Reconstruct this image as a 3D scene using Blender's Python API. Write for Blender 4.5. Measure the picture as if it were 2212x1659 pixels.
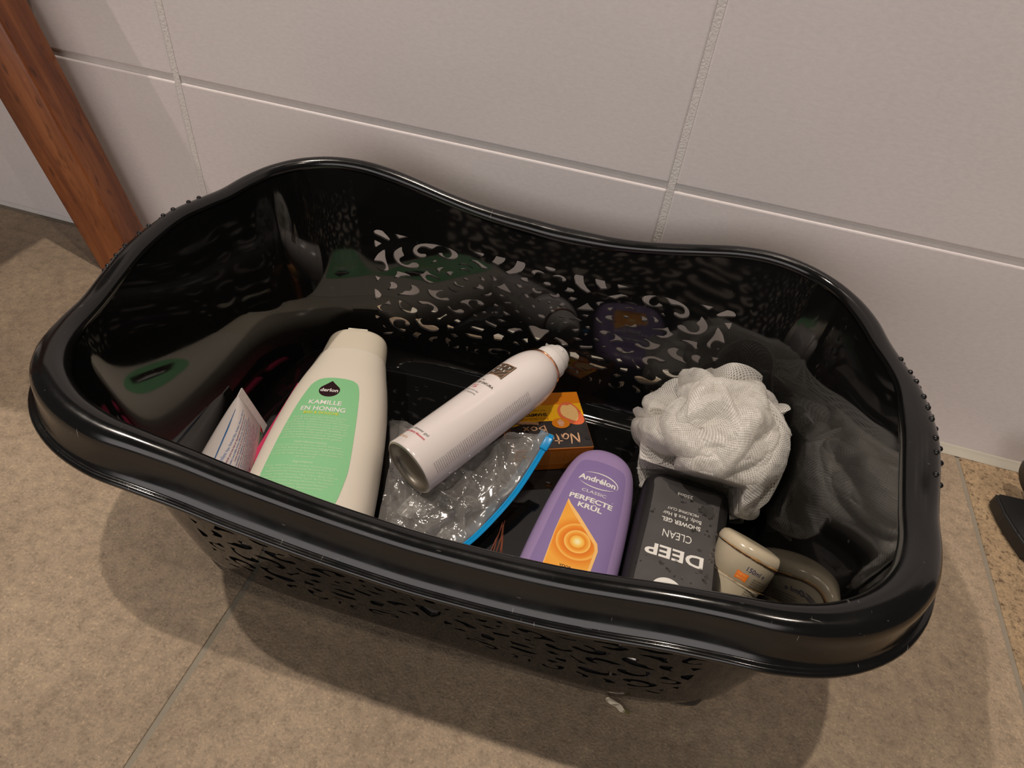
import bpy, bmesh, math, random
import numpy as np
from mathutils import Vector, Matrix, noise
from mathutils.geometry import delaunay_2d_cdt
PI = math.pi
SC = bpy.context.scene
for o in list(bpy.data.objects):
    bpy.data.objects.remove(o)
COL = SC.collection

# ------------------------------------------------------------------ camera
R = [[0.9561449119821682, 0.27723923792063393, 0.09447387071452516],
     [0.2571887208883372, -0.6403738249577696, -0.7237232386463532],
     [-0.1401458851997434, 0.7162819062814095, -0.6835929794808073]]
cam_d = bpy.data.cameras.new('camera')
cam = bpy.data.objects.new('camera', cam_d)
COL.objects.link(cam)
cam_d.sensor_width = 36.0
cam_d.lens = 23.6246
cam_d.clip_start = 0.01
M = Matrix.Identity(4)
for i in range(3):
    M[i][0] = R[0][i]
    M[i][1] = -R[1][i]
    M[i][2] = -R[2][i]
M.translation = Vector((0.0, -0.6014, 0.5))
cam.matrix_world = M
SC.camera = cam

# ------------------------------------------------------------------ world, lamps, exposure
SC.view_settings.view_transform = 'Standard'
SC.view_settings.look = 'None'
SC.view_settings.gamma = 1.0
SC.view_settings.use_curve_mapping = False
SC.view_settings.exposure = 0.0
W = bpy.data.worlds.new('world')
SC.world = W
W.use_nodes = True
W.node_tree.nodes['Background'].inputs[0].default_value = (0.80, 0.72, 0.66, 1)
W.node_tree.nodes['Background'].inputs[1].default_value = 0.055


def spot(name, loc, target, power, radius, col, size=100, blend=0.6):
    d = bpy.data.lights.new(name, 'SPOT')
    d.energy = power
    d.color = col
    d.shadow_soft_size = radius
    d.spot_size = math.radians(size)
    d.spot_blend = blend
    o = bpy.data.objects.new(name, d)
    COL.objects.link(o)
    o.location = loc
    o.rotation_euler = (Vector(target) - Vector(loc)).to_track_quat('-Z', 'Y').to_euler()
    return o


# recessed ceiling spots of the bathroom
spot("ceiling_spot_lamp", (-0.03, -0.42, 2.90), (-0.1, -0.2, 0), 118, 0.026, (1.0, 0.86, 0.73))
spot("ceiling_spot_lamp", (-1.45, -0.48, 2.60), (-0.1, -0.2, 0), 118, 0.022, (1.0, 0.87, 0.76))
spot("ceiling_spot_lamp", (0.95, -1.1, 2.60), (0.1, -0.3, 0), 34, 0.03, (1.0, 0.86, 0.73))


ad = bpy.data.lights.new('doorway_light', 'AREA')  # added soft fill from the camera side to brighten the tiled wall
ad.shape = 'RECTANGLE'
ad.size = 3.2
ad.size_y = 1.5
ad.energy = 30
ad.color = (1.0, 0.93, 0.90)
ao = bpy.data.objects.new('doorway_light', ad)
COL.objects.link(ao)
ao.location = (-0.3, -2.8, 0.85)
ao.rotation_euler = (Vector((0, 0, 0.2)) - Vector(ao.location)).to_track_quat('-Z', 'Y').to_euler()


# ------------------------------------------------------------------ helpers
def tag(o, label=None, cat=None, group=None, kind=None):
    if label: o['label'] = label
    if cat: o['category'] = cat
    if group: o['group'] = group
    if kind: o['kind'] = kind
    return o


def empty(name, loc=(0, 0, 0), label=None, cat=None, group=None):
    o = bpy.data.objects.new(name, None)
    o.empty_display_size = 0.01
    COL.objects.link(o)
    o.location = loc
    return tag(o, label, cat, group)


def mesh(name, verts, faces, mat, parent=None, smooth=True, mats=None, midx=None, uv=None):
    me = bpy.data.meshes.new(name)
    me.from_pydata([tuple(v) for v in verts], [], faces)
    if mats:
        for m in mats: me.materials.append(m)
    else:
        me.materials.append(mat)
    if midx is not None:
        me.polygons.foreach_set('material_index', midx)
    if smooth:
        me.polygons.foreach_set('use_smooth', [True] * len(me.polygons))
    if uv is not None:
        l = me.uv_layers.new(name='UVMap')
        li = np.empty(len(me.loops), dtype=np.int32)
        me.loops.foreach_get('vertex_index', li)
        l.data.foreach_set('uv', np.asarray(uv, dtype=np.float32)[li].ravel())
    me.update()
    o = bpy.data.objects.new(name, me)
    COL.objects.link(o)
    if parent: o.parent = parent
    return o


def from_bm(name, bm, mat, parent=None, smooth=True):
    me = bpy.data.meshes.new(name)
    bm.normal_update()
    bm.to_mesh(me)
    bm.free()
    me.materials.append(mat)
    if smooth:
        me.polygons.foreach_set('use_smooth', [True] * len(me.polygons))
    o = bpy.data.objects.new(name, me)
    COL.objects.link(o)
    if parent: o.parent = parent
    return o


def bevel_box(bm, c, s, bev, seg=2):
    r = bmesh.ops.create_cube(bm, size=1.0)
    vs = r['verts']
    for v in vs:
        v.co = Vector((c[0] + v.co.x * s[0], c[1] + v.co.y * s[1], c[2] + v.co.z * s[2]))
    es = set()
    for v in vs:
        for e in v.link_edges: es.add(e)
    if bev > 0:
        bmesh.ops.bevel(bm, geom=list(es), offset=bev, segments=seg, affect='EDGES', profile=0.5)


def catmull(pts, sub=4, closed=True):
    P = [np.array(p, float) for p in pts]
    n = len(P)
    out = []
    rng = range(n) if closed else range(n - 1)
    for i in rng:
        p0 = P[(i - 1) % n] if (closed or i > 0) else P[0]
        p1 = P[i]
        p2 = P[(i + 1) % n]
        p3 = P[(i + 2) % n] if (closed or i + 2 < n) else P[-1]
        for k in range(sub):
            t = k / sub
            out.append(0.5 * ((2 * p1) + (-p0 + p2) * t + (2 * p0 - 5 * p1 + 4 * p2 - p3) * t * t + (-p0 + 3 * p1 - 3 * p2 + p3) * t ** 3))
    if not closed: out.append(P[-1])
    return out


# ------------------------------------------------------------------ materials
def newmat(name):
    m = bpy.data.materials.new(name)
    m.use_nodes = True
    nt = m.node_tree
    return m, nt, nt.nodes['Principled BSDF']


def plain(name, col, rough=0.4, spec=0.5, metal=0.0, coat=0.0, trans=0.0, ior=1.5, sss=0.0, bump=0.0, bscale=200, var=0.0, vscale=30):
    m, nt, b = newmat(name)
    b.inputs['Base Color'].default_value = (*col, 1)
    b.inputs['Roughness'].default_value = rough
    b.inputs['Specular IOR Level'].default_value = spec
    b.inputs['Metallic'].default_value = metal
    b.inputs['Coat Weight'].default_value = coat
    b.inputs['Transmission Weight'].default_value = trans
    b.inputs['IOR'].default_value = ior
    if sss:
        b.inputs['Subsurface Weight'].default_value = sss
        b.inputs['Subsurface Radius'].default_value = (0.01, 0.008, 0.006)
        b.inputs['Subsurface Scale'].default_value = 0.5
    tc = nt.nodes.new('ShaderNodeTexCoord')
    if var:
        n = nt.nodes.new('ShaderNodeTexNoise')
        n.inputs['Scale'].default_value = vscale
        n.inputs['Detail'].default_value = 5
        nt.links.new(tc.outputs['Object'], n.inputs['Vector'])
        mx = nt.nodes.new('ShaderNodeMix')
        mx.data_type = 'RGBA'
        mx.inputs[6].default_value = (*[c * (1 - var) for c in col], 1)
        mx.inputs[7].default_value = (*[min(1, c * (1 + var)) for c in col], 1)
        nt.links.new(n.outputs['Fac'], mx.inputs[0])
        nt.links.new(mx.outputs[2], b.inputs['Base Color'])
    if bump:
        n = nt.nodes.new('ShaderNodeTexNoise')
        n.inputs['Scale'].default_value = bscale
        n.inputs['Detail'].default_value = 3
        nt.links.new(tc.outputs['Object'], n.inputs['Vector'])
        bp = nt.nodes.new('ShaderNodeBump')
        bp.inputs['Strength'].default_value = bump
        bp.inputs['Distance'].default_value = 0.001
        nt.links.new(n.outputs['Fac'], bp.inputs['Height'])
        nt.links.new(bp.outputs['Normal'], b.inputs['Normal'])
    return m


def node(nt, t, **kw):
    n = nt.nodes.new(t)
    for k, v in kw.items():
        if k.startswith('i_'):
            n.inputs[k[2:]].default_value = v
        else:
            setattr(n, k, v)
    return n


def ramp(nt, src, stops):
    r = nt.nodes.new('ShaderNodeValToRGB')
    e = r.color_ramp.elements
    while len(e) < len(stops): e.new(0.5)
    for el, (p, c) in zip(e, stops):
        el.position = p
        el.color = (*c, 1) if len(c) == 3 else c
    nt.links.new(src, r.inputs[0])
    return r.outputs[0]


def mixc(nt, fac, a, b, mode='MIX'):
    m = nt.nodes.new('ShaderNodeMix')
    m.data_type = 'RGBA'
    m.blend_type = mode
    for s, i in ((fac, 0), (a, 6), (b, 7)):
        if isinstance(s, (int, float)): m.inputs[i].default_value = s
        elif isinstance(s, tuple): m.inputs[i].default_value = (*s, 1)
        else: nt.links.new(s, m.inputs[i])
    return m.outputs[2]


def mat_floor():
    m, nt, b = newmat('stone_tile_floor')
    tc = node(nt, 'ShaderNodeTexCoord')
    geo = tc.outputs['Object']
    sep = node(nt, 'ShaderNodeSeparateXYZ')
    nt.links.new(geo, sep.inputs[0])
    n1 = node(nt, 'ShaderNodeTexNoise', i_Scale=7.0, i_Detail=9.0, i_Roughness=0.62)
    n2 = node(nt, 'ShaderNodeTexNoise', i_Scale=95.0, i_Detail=8.0, i_Roughness=0.8)
    n3 = node(nt, 'ShaderNodeTexNoise', i_Scale=480.0, i_Detail=3.0, i_Roughness=0.6)
    n4 = node(nt, 'ShaderNodeTexNoise', i_Scale=190.0, i_Detail=6.0, i_Roughness=0.7)
    for n in (n1, n2, n3, n4): nt.links.new(geo, n.inputs['Vector'])
    base = ramp(nt, n1.outputs['Fac'], [(0.30, (0.275, 0.215, 0.155)), (0.52, (0.345, 0.27, 0.193)), (0.72, (0.42, 0.335, 0.24))])
    med = ramp(nt, n2.outputs['Fac'], [(0.34, (0.66, 0.64, 0.62)), (0.5, (0.97, 0.96, 0.95)), (0.68, (1.22, 1.18, 1.10))])
    c = mixc(nt, 1.0, base, med, 'MULTIPLY')
    sp = ramp(nt, n3.outputs['Fac'], [(0.30, (0.62, 0.60, 0.58)), (0.45, (1, 1, 1)), (0.58, (1, 1, 1)), (0.70, (1.6, 1.5, 1.4))])
    c = mixc(nt, 0.8, c, sp, 'MULTIPLY')
    # coarser pits and a yellower stone on the tile to the right
    gt = node(nt, 'ShaderNodeMath', operation='GREATER_THAN')
    gt.inputs[1].default_value = 0.3726
    nt.links.new(sep.outputs['X'], gt.inputs[0])
    pit = ramp(nt, n4.outputs['Fac'], [(0.36, (0.40, 0.33, 0.28)), (0.46, (1.0, 0.93, 0.78)), (0.60, (1.04, 0.96, 0.82)), (0.72, (1.4, 1.3, 1.15))])
    c2 = mixc(nt, 1.0, c, pit, 'MULTIPLY')
    c = mixc(nt, gt.outputs[0], c, c2)
    nt.links.new(c, b.inputs['Base Color'])
    b.inputs['Roughness'].default_value = 0.62
    b.inputs['Specular IOR Level'].default_value = 0.35
    add = node(nt, 'ShaderNodeMath', operation='ADD')
    nt.links.new(n2.outputs['Fac'], add.inputs[0])
    nt.links.new(n3.outputs['Fac'], add.inputs[1])
    bp = node(nt, 'ShaderNodeBump')
    bp.inputs['Strength'].default_value = 0.55
    bp.inputs['Distance'].default_value = 0.0012
    nt.links.new(add.outputs[0], bp.inputs['Height'])
    nt.links.new(bp.outputs['Normal'], b.inputs['Normal'])
    return m


def mat_wall():
    m, nt, b = newmat('glazed_wall_tile')
    tc = node(nt, 'ShaderNodeTexCoord')
    n1 = node(nt, 'ShaderNodeTexNoise', i_Scale=4.0, i_Detail=6.0, i_Roughness=0.55)
    mp = node(nt, 'ShaderNodeMapping')
    mp.inputs['Scale'].default_value = (1, 1, 2.5)
    nt.links.new(tc.outputs['Object'], mp.inputs[0])
    nt.links.new(mp.outputs[0], n1.inputs['Vector'])
    c = ramp(nt, n1.outputs['Fac'], [(0.3, (0.66, 0.61, 0.60)), (0.7, (0.70, 0.65, 0.64))])
    n2 = node(nt, 'ShaderNodeTexNoise', i_Scale=160.0, i_Detail=5.0, i_Roughness=0.7)
    nt.links.new(mp.outputs[0], n2.inputs['Vector'])
    s = ramp(nt, n2.outputs['Fac'], [(0.3, (0.93, 0.93, 0.93)), (0.7, (1.05, 1.05, 1.05))])
    c = mixc(nt, 1.0, c, s, 'MULTIPLY')
    nt.links.new(c, b.inputs['Base Color'])
    b.inputs['Roughness'].default_value = 0.38
    b.inputs['Specular IOR Level'].default_value = 0.4
    n3 = node(nt, 'ShaderNodeTexNoise', i_Scale=9.0, i_Detail=2.0)
    nt.links.new(tc.outputs['Object'], n3.inputs['Vector'])
    bp = node(nt, 'ShaderNodeBump')
    bp.inputs['Strength'].default_value = 0.12
    bp.inputs['Distance'].default_value = 0.003
    nt.links.new(n3.outputs['Fac'], bp.inputs['Height'])
    nt.links.new(bp.outputs['Normal'], b.inputs['Normal'])
    return m


def mat_black(name, rough, scratch, base=0.0045, rv=0.0):
    m, nt, b = newmat(name)
    tc = node(nt, 'ShaderNodeTexCoord')
    b.inputs['Specular IOR Level'].default_value = 0.5
    b.inputs['IOR'].default_value = 1.55
    n = node(nt, 'ShaderNodeTexNoise', i_Scale=28.0, i_Detail=6.0, i_Roughness=0.65)
    nt.links.new(tc.outputs['Object'], n.inputs['Vector'])
    mr = node(nt, 'ShaderNodeMapRange')
    mr.inputs[1].default_value = 0.35
    mr.inputs[2].default_value = 0.75
    mr.inputs[3].default_value = rough
    mr.inputs[4].default_value = rough + rv
    nt.links.new(n.outputs['Fac'], mr.inputs[0])
    nt.links.new(mr.outputs[0], b.inputs['Roughness'])
    b.inputs['Base Color'].default_value = (base, base * 0.95, base, 1)
    if scratch:
        acc = None
        for (rz, sc_, th) in ((0.6, (700, 90, 90), 0.76), (-0.5, (80, 900, 900), 0.765)):
            mp = node(nt, 'ShaderNodeMapping')
            mp.inputs['Rotation'].default_value = (0.2, 0.3, rz)
            mp.inputs['Scale'].default_value = sc_
            nt.links.new(tc.outputs['Object'], mp.inputs[0])
            k = node(nt, 'ShaderNodeTexNoise', i_Scale=1.0, i_Detail=1.5)
            nt.links.new(mp.outputs[0], k.inputs['Vector'])
            g = node(nt, 'ShaderNodeMapRange')
            g.inputs[1].default_value = th
            g.inputs[2].default_value = th + 0.03
            nt.links.new(k.outputs['Fac'], g.inputs[0])
            if acc is None: acc = g.outputs[0]
            else:
                a = node(nt, 'ShaderNodeMath', operation='MAXIMUM')
                nt.links.new(acc, a.inputs[0])
                nt.links.new(g.outputs[0], a.inputs[1])
                acc = a.outputs[0]
        sc2 = node(nt, 'ShaderNodeMath', operation='MULTIPLY')
        sc2.inputs[1].default_value = scratch
        nt.links.new(acc, sc2.inputs[0])
        c = mixc(nt, sc2.outputs[0], (base, base, base), (0.16, 0.15, 0.14))
        nt.links.new(c, b.inputs['Base Color'])
    n5 = node(nt, 'ShaderNodeTexNoise', i_Scale=11.0, i_Detail=1.0)
    nt.links.new(tc.outputs['Object'], n5.inputs['Vector'])
    bp = node(nt, 'ShaderNodeBump')
    bp.inputs['Strength'].default_value = 0.10
    bp.inputs['Distance'].default_value = 0.002
    nt.links.new(n5.outputs['Fac'], bp.inputs['Height'])
    nt.links.new(bp.outputs['Normal'], b.inputs['Normal'])
    return m


def mat_wood():
    m, nt, b = newmat('varnished_orange_wood')
    tc = node(nt, 'ShaderNodeTexCoord')
    mp = node(nt, 'ShaderNodeMapping')
    mp.inputs['Scale'].default_value = (40, 40, 5)
    nt.links.new(tc.outputs['Object'], mp.inputs[0])
    n = node(nt, 'ShaderNodeTexNoise', i_Scale=1.0, i_Detail=8.0, i_Roughness=0.65)
    n.inputs['Distortion'].default_value = 0.8
    nt.links.new(mp.outputs[0], n.inputs['Vector'])
    c = ramp(nt, n.outputs['Fac'], [(0.30, (0.085, 0.022, 0.008)), (0.48, (0.185, 0.054, 0.017)), (0.62, (0.28, 0.092, 0.028)), (0.8, (0.36, 0.14, 0.044))])
    mp2 = node(nt, 'ShaderNodeMapping')
    mp2.inputs['Scale'].default_value = (160, 160, 45)
    mp2.inputs['Rotation'].default_value = (0.3, 0.2, 0)
    nt.links.new(tc.outputs['Object'], mp2.inputs[0])
    n2 = node(nt, 'ShaderNodeTexNoise', i_Scale=1.0, i_Detail=3.0)
    nt.links.new(mp2.outputs[0], n2.inputs['Vector'])
    s = ramp(nt, n2.outputs['Fac'], [(0.28, (0.35, 0.3, 0.28)), (0.40, (1, 1, 1)), (0.70, (1, 1, 1)), (0.78, (1.9, 1.9, 2.2))])
    c = mixc(nt, 0.75, c, s, 'MULTIPLY')
    nt.links.new(c, b.inputs['Base Color'])
    b.inputs['Roughness'].default_value = 0.36
    bp = node(nt, 'ShaderNodeBump')
    bp.inputs['Strength'].default_value = 0.3
    bp.inputs['Distance'].default_value = 0.001
    nt.links.new(n2.outputs['Fac'], bp.inputs['Height'])
    nt.links.new(bp.outputs['Normal'], b.inputs['Normal'])
    return m


def mat_film(name, tint=(1, 1, 1), haze=0.06, gloss=0.22, hcol=(0.8, 0.8, 0.8), rough=0.10):
    m = bpy.data.materials.new(name)
    m.use_nodes = True
    nt = m.node_tree
    nt.nodes.clear()
    out = node(nt, 'ShaderNodeOutputMaterial')
    tr = node(nt, 'ShaderNodeBsdfTransparent')
    tr.inputs[0].default_value = (*tint, 1)
    gl = node(nt, 'ShaderNodeBsdfGlossy')
    gl.inputs['Roughness'].default_value = rough
    df = node(nt, 'ShaderNodeBsdfDiffuse')
    df.inputs[0].default_value = (*hcol, 1)
    tl = node(nt, 'ShaderNodeBsdfTranslucent')
    tl.inputs[0].default_value = (*hcol, 1)
    mdt = node(nt, 'ShaderNodeMixShader')
    mdt.inputs[0].default_value = 0.4
    nt.links.new(df.outputs[0], mdt.inputs[1])
    nt.links.new(tl.outputs[0], mdt.inputs[2])
    m1 = node(nt, 'ShaderNodeMixShader')
    m1.inputs[0].default_value = haze
    nt.links.new(tr.outputs[0], m1.inputs[1])
    nt.links.new(mdt.outputs[0], m1.inputs[2])
    fr = node(nt, 'ShaderNodeFresnel')
    fr.inputs['IOR'].default_value = 1.5
    ml = node(nt, 'ShaderNodeMath', operation='MULTIPLY_ADD')
    ml.inputs[1].default_value = 1.0
    ml.inputs[2].default_value = gloss - 0.04
    nt.links.new(fr.outputs[0], ml.inputs[0])
    m2 = node(nt, 'ShaderNodeMixShader')
    nt.links.new(ml.outputs[0], m2.inputs[0])
    nt.links.new(m1.outputs[0], m2.inputs[1])
    nt.links.new(gl.outputs[0], m2.inputs[2])
    nt.links.new(m2.outputs[0], out.inputs[0])
    return m


def mat_net():
    """white nylon netting: threads with open diamonds between, in the strip's own UV space"""
    m = bpy.data.materials.new('white_nylon_net')
    m.use_nodes = True
    nt = m.node_tree
    nt.nodes.clear()
    out = node(nt, 'ShaderNodeOutputMaterial')
    uv = node(nt, 'ShaderNodeUVMap')
    sep = node(nt, 'ShaderNodeSeparateXYZ')
    nt.links.new(uv.outputs[0], sep.inputs[0])

    def mth(op, a, b2=None):
        n = node(nt, 'ShaderNodeMath', operation=op)
        for i, s in enumerate((a, b2)):
            if s is None: continue
            if isinstance(s, (int, float)): n.inputs[i].default_value = s
            else: nt.links.new(s, n.inputs[i])
        return n.outputs[0]
    p = mth('MULTIPLY', mth('ADD', sep.outputs[0], mth('MULTIPLY', sep.outputs[1], 0.55)), PI)
    q = mth('MULTIPLY', mth('SUBTRACT', sep.outputs[0], mth('MULTIPLY', sep.outputs[1], 0.55)), PI)
    a = mth('ABSOLUTE', mth('SINE', p))
    b = mth('ABSOLUTE', mth('SINE', q))
    mn = mth('MINIMUM', a, b)
    mr = node(nt, 'ShaderNodeMapRange')
    mr.inputs[1].default_value = 0.42
    mr.inputs[2].default_value = 0.70
    mr.inputs[3].default_value = 1.0
    mr.inputs[4].default_value = 0.20
    nt.links.new(mn, mr.inputs[0])
    pr = node(nt, 'ShaderNodeBsdfPrincipled')
    pr.inputs['Base Color'].default_value = (0.92, 0.90, 0.86, 1)
    pr.inputs['Roughness'].default_value = 0.32
    tl = node(nt, 'ShaderNodeBsdfTranslucent')
    tl.inputs[0].default_value = (0.92, 0.90, 0.86, 1)
    ms = node(nt, 'ShaderNodeMixShader')
    ms.inputs[0].default_value = 0.38
    nt.links.new(pr.outputs[0], ms.inputs[1])
    nt.links.new(tl.outputs[0], ms.inputs[2])
    tr = node(nt, 'ShaderNodeBsdfTransparent')
    mx = node(nt, 'ShaderNodeMixShader')
    nt.links.new(mr.outputs[0], mx.inputs[0])
    nt.links.new(tr.outputs[0], mx.inputs[1])
    nt.links.new(ms.outputs[0], mx.inputs[2])
    nt.links.new(mx.outputs[0], out.inputs[0])
    return m


def srgb(r, g, b):
    f = lambda c: (c / 255 / 12.92) if c / 255 <= 0.04045 else ((c / 255 + 0.055) / 1.055) ** 2.4
    return (f(r), f(g), f(b))


MAT = dict(
    floor=mat_floor(), wall=mat_wall(), wood=mat_wood(),
    grout_w=plain('wall_grout', (0.66, 0.62, 0.59), 0.85, bump=0.6, bscale=500, var=0.08, vscale=120),
    grout_f=plain('floor_grout', (0.25, 0.22, 0.17), 0.85, bump=0.4, bscale=600, var=0.12, vscale=60),
    sealant=plain('sealant', (0.46, 0.43, 0.36), 0.5, var=0.1, vscale=40),
    black_in=mat_black('glossy_black_plastic', 0.035, 0.25, rv=0.05),
    black_rim=mat_black('worn_black_plastic', 0.11, 0.8, base=0.005, rv=0.14),
    white_pl=plain('cream_white_plastic', (0.78, 0.72, 0.62), 0.32, sss=0.15, bump=0.05, bscale=150),
    white_cap=plain('milky_cap_plastic', (0.72, 0.66, 0.54), 0.28, sss=0.2),
    green=plain('mint_green_print', srgb(140, 205, 150), 0.30),
    maroon=plain('dark_maroon_print', (0.022, 0.004, 0.008), 0.3),
    w_ink=plain('white_ink', (0.85, 0.84, 0.80), 0.35),
    y_ink=plain('yellow_ink', (0.78, 0.74, 0.05), 0.35),
    pale_ink=plain('pale_green_ink', srgb(205, 235, 200), 0.35),
    can_w=plain('white_enamel_can', (0.82, 0.76, 0.74), 0.16, coat=0.3),
    can_cap=plain('white_nozzle_plastic', (0.84, 0.80, 0.77), 0.35, sss=0.1),
    copper=plain('copper_ring', (0.75, 0.38, 0.22), 0.25, metal=0.9),
    steel=plain('dull_steel', (0.42, 0.39, 0.33), 0.35, metal=0.9),
    k_ink=plain('black_ink', (0.02, 0.02, 0.02), 0.4),
    g_ink=plain('grey_ink', (0.28, 0.28, 0.29), 0.4),
    r_ink=plain('red_ink', (0.62, 0.05, 0.09), 0.4),
    b_ink=plain('blue_ink', (0.10, 0.22, 0.50), 0.4),
    p_ink=plain('plum_ink', (0.30, 0.10, 0.22), 0.4),
    n_ink=plain('navy_ink', (0.03, 0.03, 0.12), 0.4),
    brown_ink=plain('taupe_print', (0.085, 0.062, 0.045), 0.4),
    purple=plain('lilac_plastic', srgb(160, 138, 184), 0.34, sss=0.08, bump=0.05, bscale=120),
    purple_l=plain('violet_label', srgb(138, 119, 170), 0.30),
    orange=plain('orange_print', srgb(245, 150, 40), 0.3),
    orange_l=plain('pale_orange_print', srgb(252, 200, 120), 0.3),
    yellow=plain('yellow_card', srgb(240, 180, 20), 0.35),
    orange_c=plain('orange_card', srgb(222, 130, 12), 0.35),
    orange_side=plain('orange_card_side', srgb(176, 98, 8), 0.4),
    kraft=plain('kraft_ink', srgb(214, 168, 130), 0.5),
    card_k=plain('black_card', (0.028, 0.024, 0.024), 0.42, var=0.5, vscale=120),
    coral=plain('coral_print', srgb(228, 110, 66), 0.4, var=0.2, vscale=60),
    cream=plain('cream_print', srgb(240, 196, 128), 0.4, var=0.12, vscale=60),
    deep=plain('charcoal_plastic', (0.078, 0.074, 0.073), 0.36, var=0.3, vscale=50),
    deep_side=plain('black_satin_plastic', (0.014, 0.013, 0.014), 0.3),
    net=mat_net(),
    tub=plain('milky_tub_plastic', (0.72, 0.63, 0.46), 0.22, sss=0.2, trans=0.15),
    grime=plain('brown_grime', (0.12, 0.05, 0.018), 0.5, var=0.6, vscale=300),
    tan=plain('tan_residue', (0.42, 0.25, 0.10), 0.4, var=0.4, vscale=200),
    orange_s=plain('orange_sticker', srgb(250, 130, 40), 0.35),
    tube_w=plain('white_laminate', (0.80, 0.74, 0.72), 0.28),
    tube_b=plain('blue_laminate', srgb(20, 120, 200), 0.3),
    tube_g=plain('green_stripe', srgb(70, 150, 80), 0.3),
    red=plain('red_print', srgb(225, 30, 25), 0.3),
    pink=plain('hot_pink_plastic', srgb(235, 70, 120), 0.3),
    zipb=plain('blue_zip_plastic', srgb(10, 150, 215), 0.28, sss=0.1),
    film=mat_film('clear_bag_film', haze=0.22, gloss=0.10, rough=0.12, hcol=(0.9, 0.88, 0.84)),
    film_b=mat_film('bluish_bag_film', tint=(0.8, 0.92, 1), haze=0.30, gloss=0.08, hcol=(0.45, 0.66, 0.85)),
    film_w=mat_film('frosted_white_film', haze=0.66, gloss=0.06, hcol=(0.75, 0.74, 0.70), rough=0.2),
    twig=plain('dry_brown_fibre', (0.20, 0.055, 0.025), 0.6, var=0.4, vscale=300),
    paper=plain('cream_paper', (0.75, 0.66, 0.52), 0.7),
    olive=plain('olive_paper', (0.20, 0.17, 0.06), 0.7),
    rubber=plain('matt_black_plastic', (0.012, 0.012, 0.012), 0.42),
    chrome=plain('brushed_metal', (0.6, 0.58, 0.55), 0.2, metal=1.0),
)
mw, ntw, bw = newmat('clear_water')
bw.inputs['Base Color'].default_value = (1, 1, 1, 1)
bw.inputs['Roughness'].default_value = 0.0
bw.inputs['Transmission Weight'].default_value = 1.0
bw.inputs['IOR'].default_value = 1.33
MAT['water'] = mw

# ------------------------------------------------------------------ the room shell
def build_room():
    # wall behind: glazed tiles with recessed grout, one surface
    bm = bmesh.new()
    gx = [-1.5384, -1.0234, -0.5084, 0.0068, 0.5218, 1.0368]
    gz = [0.006, 0.2212, 0.478, 0.735]
    g = 0.0030
    for i in range(len(gx) - 1):
        for j in range(len(gz) - 1):
            x0, x1 = gx[i] + g, gx[i + 1] - g
            z0, z1 = gz[j] + (g if j else 0), gz[j + 1] - g
            bevel_box(bm, ((x0 + x1) / 2, 0.005, (z0 + z1) / 2), (x1 - x0, 0.010, z1 - z0), 0.0022, 3)
    o = from_bm('wall_back', bm, MAT['wall'])
    tag(o, kind='structure')
    for p in o.data.polygons: p.use_smooth = False
    bm = bmesh.new()
    bevel_box(bm, (-0.25, 0.0122, 0.365), (2.6, 0.02, 0.745), 0, 1)
    for i, x in enumerate(gx[1:-1]):
        bevel_box(bm, (x, 0.0080, 0.368), (2 * g + 0.0006, 0.0150, 0.735), 0, 1)
    o2 = from_bm('grout', bm, MAT['grout_w'], o, smooth=False)
    # floor: large stone tiles
    bm = bmesh.new()
    fx = [-0.8434 - 0.608, -0.8434, -0.2353, 0.3726, 0.9806]
    fy = [-1.2, 0.0]
    gf = 0.0022
    for i in range(len(fx) - 1):
        x0, x1 = fx[i] + gf, fx[i + 1] - gf
        bevel_box(bm, ((x0 + x1) / 2, -0.60, -0.005), (x1 - x0, 1.19, 0.010), 0.0008, 2)
    f = from_bm('floor', bm, MAT['floor'], smooth=False)
    tag(f, kind='structure')
    bm = bmesh.new()
    bevel_box(bm, (-0.235, -0.6, -0.0085), (2.44, 1.2, 0.0150), 0, 1)
    from_bm('grout', bm, MAT['grout_f'], f, smooth=False)
    # sealant joint along the foot of the wall
    prof = [(-0.0075, 0.0003), (-0.0060, 0.0020), (-0.0035, 0.0040), (-0.0012, 0.0066), (0.0, 0.0085), (0.004, 0.0085), (0.004, 0.0)]
    V, F = [], []
    xs = np.linspace(-0.25, 0.98, 110)
    for x in xs:
        w = noise.noise(Vector((x * 30, 0, 0))) * 0.0006
        for (y, z) in prof: V.append((x, y - abs(w), z + w * 0.5))
    n = len(prof)
    for i in range(len(xs) - 1):
        for j in range(n - 1):
            F.append((i * n + j, (i + 1) * n + j, (i + 1) * n + j + 1, i * n + j + 1))
    o = mesh('trim_1', V, F, MAT['sealant'])
    tag(o, kind='structure')


build_room()

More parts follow.
